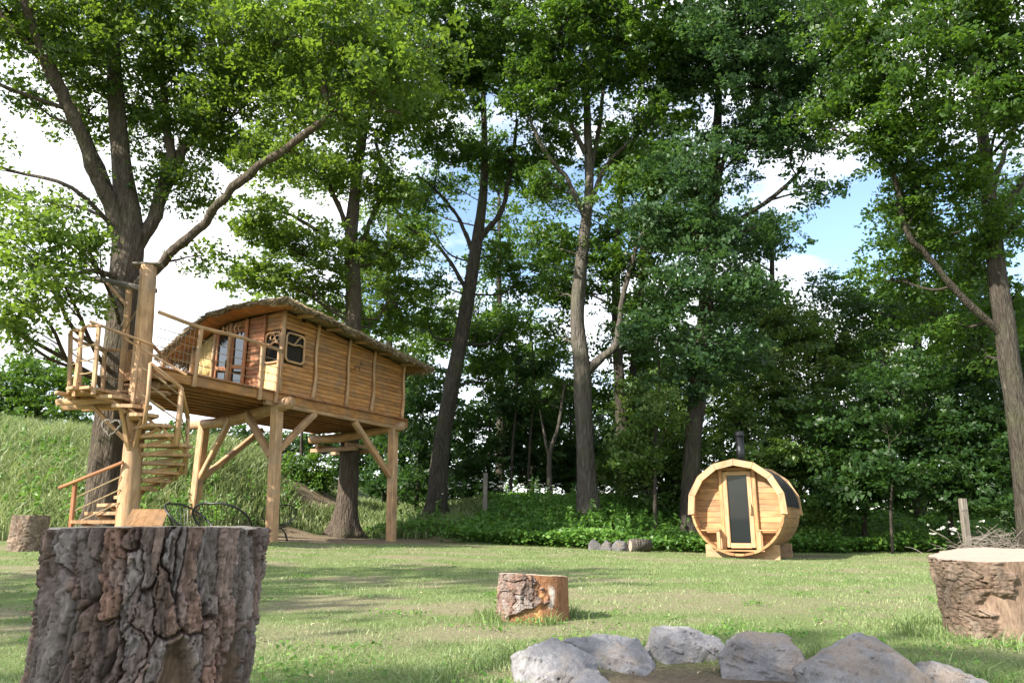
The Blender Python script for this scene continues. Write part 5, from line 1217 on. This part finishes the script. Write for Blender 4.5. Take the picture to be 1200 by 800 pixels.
PINE = dict(plates=[(.195, .155, .138), (.29, .258, .248), (.15, .102, .082), (.34, .312, .305), (.235, .135, .10), (.24, .20, .185), (.135, .09, .072), (.26, .15, .108)], inner=(.07, .036, .024))
BRN = dict(plates=[(.17, .125, .095), (.22, .18, .145), (.14, .098, .07), (.20, .15, .115)], inner=(.11, .065, .042))
def front_bare(A, hz, wx, wy, fine):
    # bark has split away low on the right side and near the middle, showing brown inner bark
    a = (A - rad(318) + math.pi) % (2 * math.pi) - math.pi
    m = sst(.06, -.02, (hz - .30 + wx * .16 + .10 * np.sin(a * 9))) * sst(.75, .55, np.abs(a - .05) + wy * .7)
    m *= sst(.0, .1, a + .28 + wx * .8)
    col = np.stack([.215 + .12 * (fine - .5), .145 + .09 * (fine - .5), .10 + .06 * (fine - .5)], -1)
    return m, col, -.012 + .004 * fine
stump('huge rough barked stump with grey and red brown plates, cut level at camera height', -.818, 1.80, .206, .212, .63, 32, .22, .040, 620, 230, 5, shear=(-.012, 0), pal=PINE, bare=front_bare)
def mid_bare(A, hz, wx, wy, fine):
    a = (A - rad(270) + math.pi) % (2 * math.pi) - math.pi          # 0 faces the camera, positive to the right
    edge = a + wx * 1.2 - (.15 - 1.0 * sst(.16, .04, hz) )
    m = sst(-.02, .10, edge) * sst(2.6, 2.2, np.abs(a))
    m = np.maximum(m, sst(-1.0, -1.35, a + wx))
    base = np.stack([.235 + .1 * (fine - .5), .115 + .06 * (fine - .5), .058 + .03 * (fine - .5)], -1)
    orange = (sst(.16, .06, np.abs(a - .10 + wy * .3)) * sst(.24, .18, hz + wx * .1))[..., None]
    white = (sst(.12, .05, np.abs(a - .50 + wy * .25)) * sst(.10, .14, hz) * sst(.27, .22, hz))[..., None]
    left = sst(-.9, -1.2, a)[..., None]
    col = base * (1 - orange) + np.array([.52, .26, .11]) * orange; col = col * (1 - white) + np.array([.55, .48, .42]) * white
    col = col * (1 - left) + np.array([.30, .215, .12]) * left
    return m, col, .004 * fine - .004
stump('short stump with half its bark gone, bare red brown wood beside dark bark', .145, 5.30, .245, .24, .315, 22, .14, .026, 300, 110, 9, pal=PINE, bare=mid_bare, tilt=(-.05, -.045))
def right_bare(A, hz, wx, wy, fine):
    a = (A - rad(250) + math.pi) % (2 * math.pi) - math.pi
    m = sst(.46, .36, np.abs(a - .10 + wx * .9 + .25 * (hz - .2)))
    f2 = fbm(A * 9 + hz * 14, hz * 5, 87, 4)
    col = np.stack([.225 + .22 * (f2 - .5), .16 + .17 * (f2 - .5), .118 + .13 * (f2 - .5)], -1)
    return m, col, .010 * (f2 - .5) - .004
stump('broad stump with pale pink sawn top and ragged brown bark', 2.90, 4.56, .345, .375, .47, 26, .17, .032, 300, 110, 13, pal=BRN, bare=right_bare, tilt=(.05, .055), cut='cut_pink')
stump('small brown stump beside the foot of the big oak', -8.15, 12.9, .28, .27, .60, 16, .12, .03, 120, 40, 17, pal=BRN)

# ------------------------------------------------------------------ fire pit stones
def rockmat(name='field_stone', k=1.0):
    m, nt, b, out = newmat(name)
    tcn = N(nt, 'ShaderNodeTexCoord'); oi = N(nt, 'ShaderNodeObjectInfo')
    va = N(nt, 'ShaderNodeVectorMath', operation='ADD'); nt.links.new(tcn.outputs['Object'], va.inputs[0]); nt.links.new(oi.outputs['Location'], va.inputs[1])
    n1 = N(nt, 'ShaderNodeTexNoise', Scale=7.0, Detail=8.0, Roughness=.65); nt.links.new(va.outputs[0], n1.inputs['Vector'])
    n2 = N(nt, 'ShaderNodeTexNoise', Scale=4.5, Detail=5.0, Roughness=.6); nt.links.new(va.outputs[0], n2.inputs['Vector'])
    n3 = N(nt, 'ShaderNodeTexNoise', Scale=90.0, Detail=5.0, Roughness=.7); nt.links.new(va.outputs[0], n3.inputs['Vector'])
    r = ramp(nt, n1.outputs['Fac'], [(.25, (.15, .145, .15)), (.5, (.28, .27, .275)), (.75, (.43, .415, .41))])
    rt = ramp(nt, n2.outputs['Fac'], [(.50, (0, 0, 0)), (.64, (.75, .75, .75))])
    c = mixc(nt, rt.outputs[0], r.outputs[0], (.35, .27, .20))
    r3 = ramp(nt, n3.outputs['Fac'], [(.3, (.7, .7, .7)), (.7, (1.2, 1.2, 1.2))]); c = mixc(nt, .7, c, r3.outputs[0], 'MULTIPLY')
    c = mixc(nt, 1.0, c, (k, k, k), 'MULTIPLY'); nt.links.new(c, b.inputs['Base Color']); b.inputs['Roughness'].default_value = .85
    ad = N(nt, 'ShaderNodeMath', operation='ADD'); nt.links.new(n1.outputs['Fac'], ad.inputs[0]); nt.links.new(n3.outputs['Fac'], ad.inputs[1])
    bump(nt, b, ad.outputs[0], .55, .015)
    return m
M['rock'] = rockmat(k=.82); M['rock_dark'] = rockmat('dark_stone', .42)
def rock(label, x, y, sx, sy, sz, seed, rz=0, peak=(0, 0), name='stone', cat='stone', group='stones round the fire pit', mat='rock', sink=.05):
    rr = random.Random(seed); bm = bmesh.new()
    for cx in (-1, 1):
        for cy in (-1, 1):
            for zz in (0, 1):
                k = 1 - (.30 + rr.uniform(-.15, .25)) * zz; zt = zz * rr.uniform(.45, 1.0)
                bm.verts.new((cx * k * rr.uniform(.74, 1) * sx / 2 + peak[0] * zz, cy * k * rr.uniform(.74, 1) * sy / 2 + peak[1] * zz, zt * sz))
    for q in range(6):
        a = rr.uniform(0, 6.283); zt = rr.uniform(.25, .7); bm.verts.new((math.cos(a) * rr.uniform(.9, 1.02) * sx / 2, math.sin(a) * rr.uniform(.9, 1.02) * sy / 2, zt * sz))
    bm.verts.new((rr.uniform(-.2, .2) * sx + peak[0], rr.uniform(-.2, .2) * sy + peak[1], sz))
    h = bmesh.ops.convex_hull(bm, input=bm.verts); bmesh.ops.delete(bm, geom=[v for v in bm.verts if not v.link_faces], context='VERTS')
    bmesh.ops.dissolve_limit(bm, angle_limit=rad(9), verts=bm.verts, edges=bm.edges)
    bmesh.ops.bevel(bm, geom=list(bm.edges), offset=min(sx, sz) * .022, segments=1, affect='EDGES')
    bmesh.ops.triangulate(bm, faces=bm.faces)
    for _ in range(5):
        L = [e for e in bm.edges if e.calc_length() > .014 * max(1, sx / .45)]
        if not L or len(bm.faces) > 5000: break
        bmesh.ops.subdivide_edges(bm, edges=L, cuts=1); bmesh.ops.triangulate(bm, faces=bm.faces)
    bm.normal_update(); co = np.array([v.co[:] for v in bm.verts]); nn = np.array([v.normal[:] for v in bm.verts])
    X_, Y_, Z_ = co[:, 0], co[:, 1], co[:, 2]
    strata = fbm(Z_ * 30 + X_ * 12 + Y_ * 5, X_ * 5 + seed, seed + 7, 3)
    crack = np.abs(fbm(X_ * 7 + Z_ * 9, Y_ * 7 - Z_ * 5, seed + 3, 3) - .5)
    dd = (fbm(X_ * 30 + seed, Y_ * 30 + Z_ * 36, seed, 4) - .5) * .012 + (strata > .55) * .006 - sst(.02, .0, crack) * .010 + (fbm(X_ * 9 + seed, Y_ * 9 + Z_ * 11, seed + 5, 2) - .5) * .008
    for v, k, nv in zip(bm.verts, dd, nn): v.co += Vector(nv) * float(k) * min(1, sx / .3)
    me = bpy.data.meshes.new(name); bm.to_mesh(me); bm.free()
    o = link(name, me, M[mat], None, False); o.location = (x, y, gz(x, y) - sink); o.rotation_euler = (0, 0, rz)
    tag(o, label, cat, group); return o
rock('lumpy grey stone at the left end of the fire ring, behind the tan one', .18, 3.36, .40, .32, .195, 101, .2, (-.03, 0))
rock('flat split grey stone second in the fire ring, with a shadowed undercut', .45, 3.68, .44, .30, .155, 132, -.35, (-.04, 0))
rock('squarish brown grey stone at the back of the fire ring', .84, 3.82, .42, .28, .18, 143, .25, (-.03, 0))
rock('blocky blue grey stone with a steep right face in the fire ring', 1.10, 3.50, .40, .30, .20, 104, -.15, (.03, 0))
rock('largest fire ring stone, peaked with tan and orange patches', 1.37, 3.02, .54, .42, .245, 155, .1, (-.05, .02))
rock('smooth sloping grey stone at the right end of the fire ring', 1.71, 3.10, .35, .34, .15, 116, .4, (-.06, 0))
rock('small tan stone in front of the lumpy grey one', .275, 2.98, .26, .26, .14, 107, 0, (0, 0))
# stones and sawn rounds edging the leafy bank
for k, (px, py, Y, w, lab) in enumerate(((697, 636, 19.7, .34, 'dark edging stone at the foot of the leafy bank, farthest from the sauna'), (712, 638, 19.5, .30, 'dark edging stone next to the grey flat edging stone'), (726, 640, 19.3, .55, 'grey flat edging stone at the foot of the leafy bank'))):
    q = P(px, py, Y); rock(lab, q.x, q.y, w, .35, .30, 120 + k, k, group='stones edging the bank', sink=.04, mat='rock_dark')
q = P(750, 640, 19.2); r_ = gz(q.x, q.y)
lg = empty('log_round', (q.x, q.y, r_), .3, 'short sawn log lying at the foot of the leafy bank', 'log')
MB().tube([(-.28, 0, .15), (-.1, .01, .155), (.28, 0, .15)], [.155, .165, .15], 14, .04).build('bark', M['bark_pale'], lg, True)
for x in (-.281, .281): MB().tube([(x - .002, 0, .15), (x + .002, 0, .15)], .135, 14).build('cut_end', M['cut_pink'], lg)

# ------------------------------------------------------------------ chairs, lid, posts, brush
def chair(px, Y, rz, label):
    q = P(px, 600, Y); g = gz(q.x, q.y)
    o = empty('garden_chair', (q.x, q.y, g), rz, label, 'chair', 'black cord garden chairs')
    rim = []
    for k in range(37):
        a = 2 * math.pi * k / 36; x = .39 * math.cos(a); s = math.sin(a)        # s=1 top of the back, s=-1 front lip
        rim.append(Vector((x * (1 + .05 * s), -.30 + (.40 + .38 * s) * .8, .36 + .46 * (.5 + .5 * s) ** 1.3 + .06 * abs(math.cos(a)))))
    MB().tube(rim, .014, 7).build('rim', M['black'], o, True)
    hub = Vector((0, -.02, .30)); ring = [hub + Vector((.09 * math.cos(a), .09 * math.sin(a), 0)) for a in np.linspace(0, 2 * math.pi, 17)]
    MB().tube(ring, .012, 6).build('seat_ring', M['black'], o, True)
    mb = MB()
    for k in range(36):
        r0 = rim[k]; h = ring[int(k * 16 / 36)]; mid = (r0 + h) / 2 + Vector((0, .02, -.05)); mb.tube([r0, mid, h], .004, 4)
    mb.build('cord_weave', M['black'], o)
    for a in (45, 135, 225, 315):
        c, s = math.cos(rad(a)), math.sin(rad(a)); MB().tube([(.10 * c, .10 * s - .02, .30), (.26 * c, .26 * s, .16), (.32 * c, .32 * s, 0)], .011, 6).build('leg', M['black'], o, True)
chair(263, 10.0, rad(170), 'black cord bowl chair with its open rim showing above the huge stump')
chair(226, 10.4, rad(80), 'black cord bowl chair turned sideways beside the slanted brown lid')
chair(327, 18.0, rad(200), 'black cord bowl chair behind the near treehouse post')

def lid():
    q = P(168, 610, 11.3); g = gz(q.x, q.y)
    o = empty('slant_lid_chest', (q.x, q.y, g), rad(-4), 'brown wooden chest with slanted lid at the foot of the spiral stair', 'chest')
    zf, zb = .60 - g, .84 - g
    for k in range(4):
        x0 = -.24 + k * .147; x1 = x0 + .145
        a = [(x0 + .16, -.38, zf), (x1 + .16, -.38, zf), (x1 - .20, .42, zb), (x0 - .20, .42, zb)]
        MB().prism(a, (0, 0, .025)).build('lid_board', M['board'], o)
    MB().prism([(-.08, -.34, 0), (.46, -.34, 0), (.46, -.34, zf - .01), (-.08, -.34, zf - .01)], (0, .03, 0)).build('front_panel', M['board'], o)
    MB().prism([(-.42, .38, 0), (.12, .38, 0), (.12, .38, zb - .03), (-.42, .38, zb - .03)], (0, -.03, 0)).build('back_panel', M['board'], o)
    MB().prism([(-.09, -.34, 0), (-.43, .38, 0), (-.43, .38, zb - .03), (-.09, -.34, zf - .01)], (.03, 0, 0)).build('side_panel', M['board'], o)
    MB().prism([(.45, -.34, 0), (.11, .38, 0), (.11, .38, zb - .03), (.45, -.34, zf - .01)], (-.03, 0, 0)).build('side_panel', M['board'], o)
lid()

def fencepost(px, py0, py1, Y, w, label, lean):
    a, b = P(px, py0, Y), P(px + lean, py1, Y); g = gz(a.x, a.y)
    o = empty('fence_post', (a.x, a.y, g), 0, label, 'fence post', 'grey fence posts')
    MB().beam((0, 0, -.2), (b.x - a.x, 0, b.z - g), w, w * .9, ch=.02).build('stake', M['grey_wood'], o)
    MB().tube([(-w * .55, -w * .5, (b.z - g) * .8), (w * .55, -w * .52, (b.z - g) * .8)], .006, 4).build('staple', M['wire'], o)
fencepost(568, 598, 554, 24.6, .15, 'grey weathered fence post on the bank between leaning oak and pale beech', 1)
fencepost(1132, 628, 584, 18.6, .16, 'grey weathered fence post beside the brush pile', -4)

def brush():
    q = P(1168, 625, 18.0); g = gz(q.x, q.y)
    o = empty('brush_pile', (q.x, q.y, g), 0, 'tangled pile of bare cut twigs beside the fence post', 'brush pile')
    rr = random.Random(2)
    mb = MB()
    for k in range(420):
        a = Vector((rr.gauss(0, .5), rr.gauss(0, .3), rr.uniform(0, .55))); a.z *= max(.2, 1 - abs(a.x) * .6)
        d = Vector((rr.uniform(-1, 1), rr.uniform(-.6, .6), rr.uniform(-.25, .5))).normalized() * rr.uniform(.15, .5)
        mb.tube([a, a + d * .5 + Vector((0, 0, rr.uniform(0, .05))), a + d], [.008, .006, .003], 4)
    p = mb.build('twig_tangle', M['grey_wood'], o); p['kind'] = 'stuff'
    for k in range(16):
        a = Vector((rr.gauss(0, .4), rr.gauss(0, .2), rr.uniform(.0, .25))); d = Vector((rr.uniform(-1, 1), rr.uniform(-.4, .4), rr.uniform(-.05, .35))).normalized() * rr.uniform(.5, .9)
        MB().tube([a, a + d * .5 + Vector((0, 0, .05)), a + d], [.02, .016, .008], 6).build('branch', M['grey_wood'], o, True)
brush()
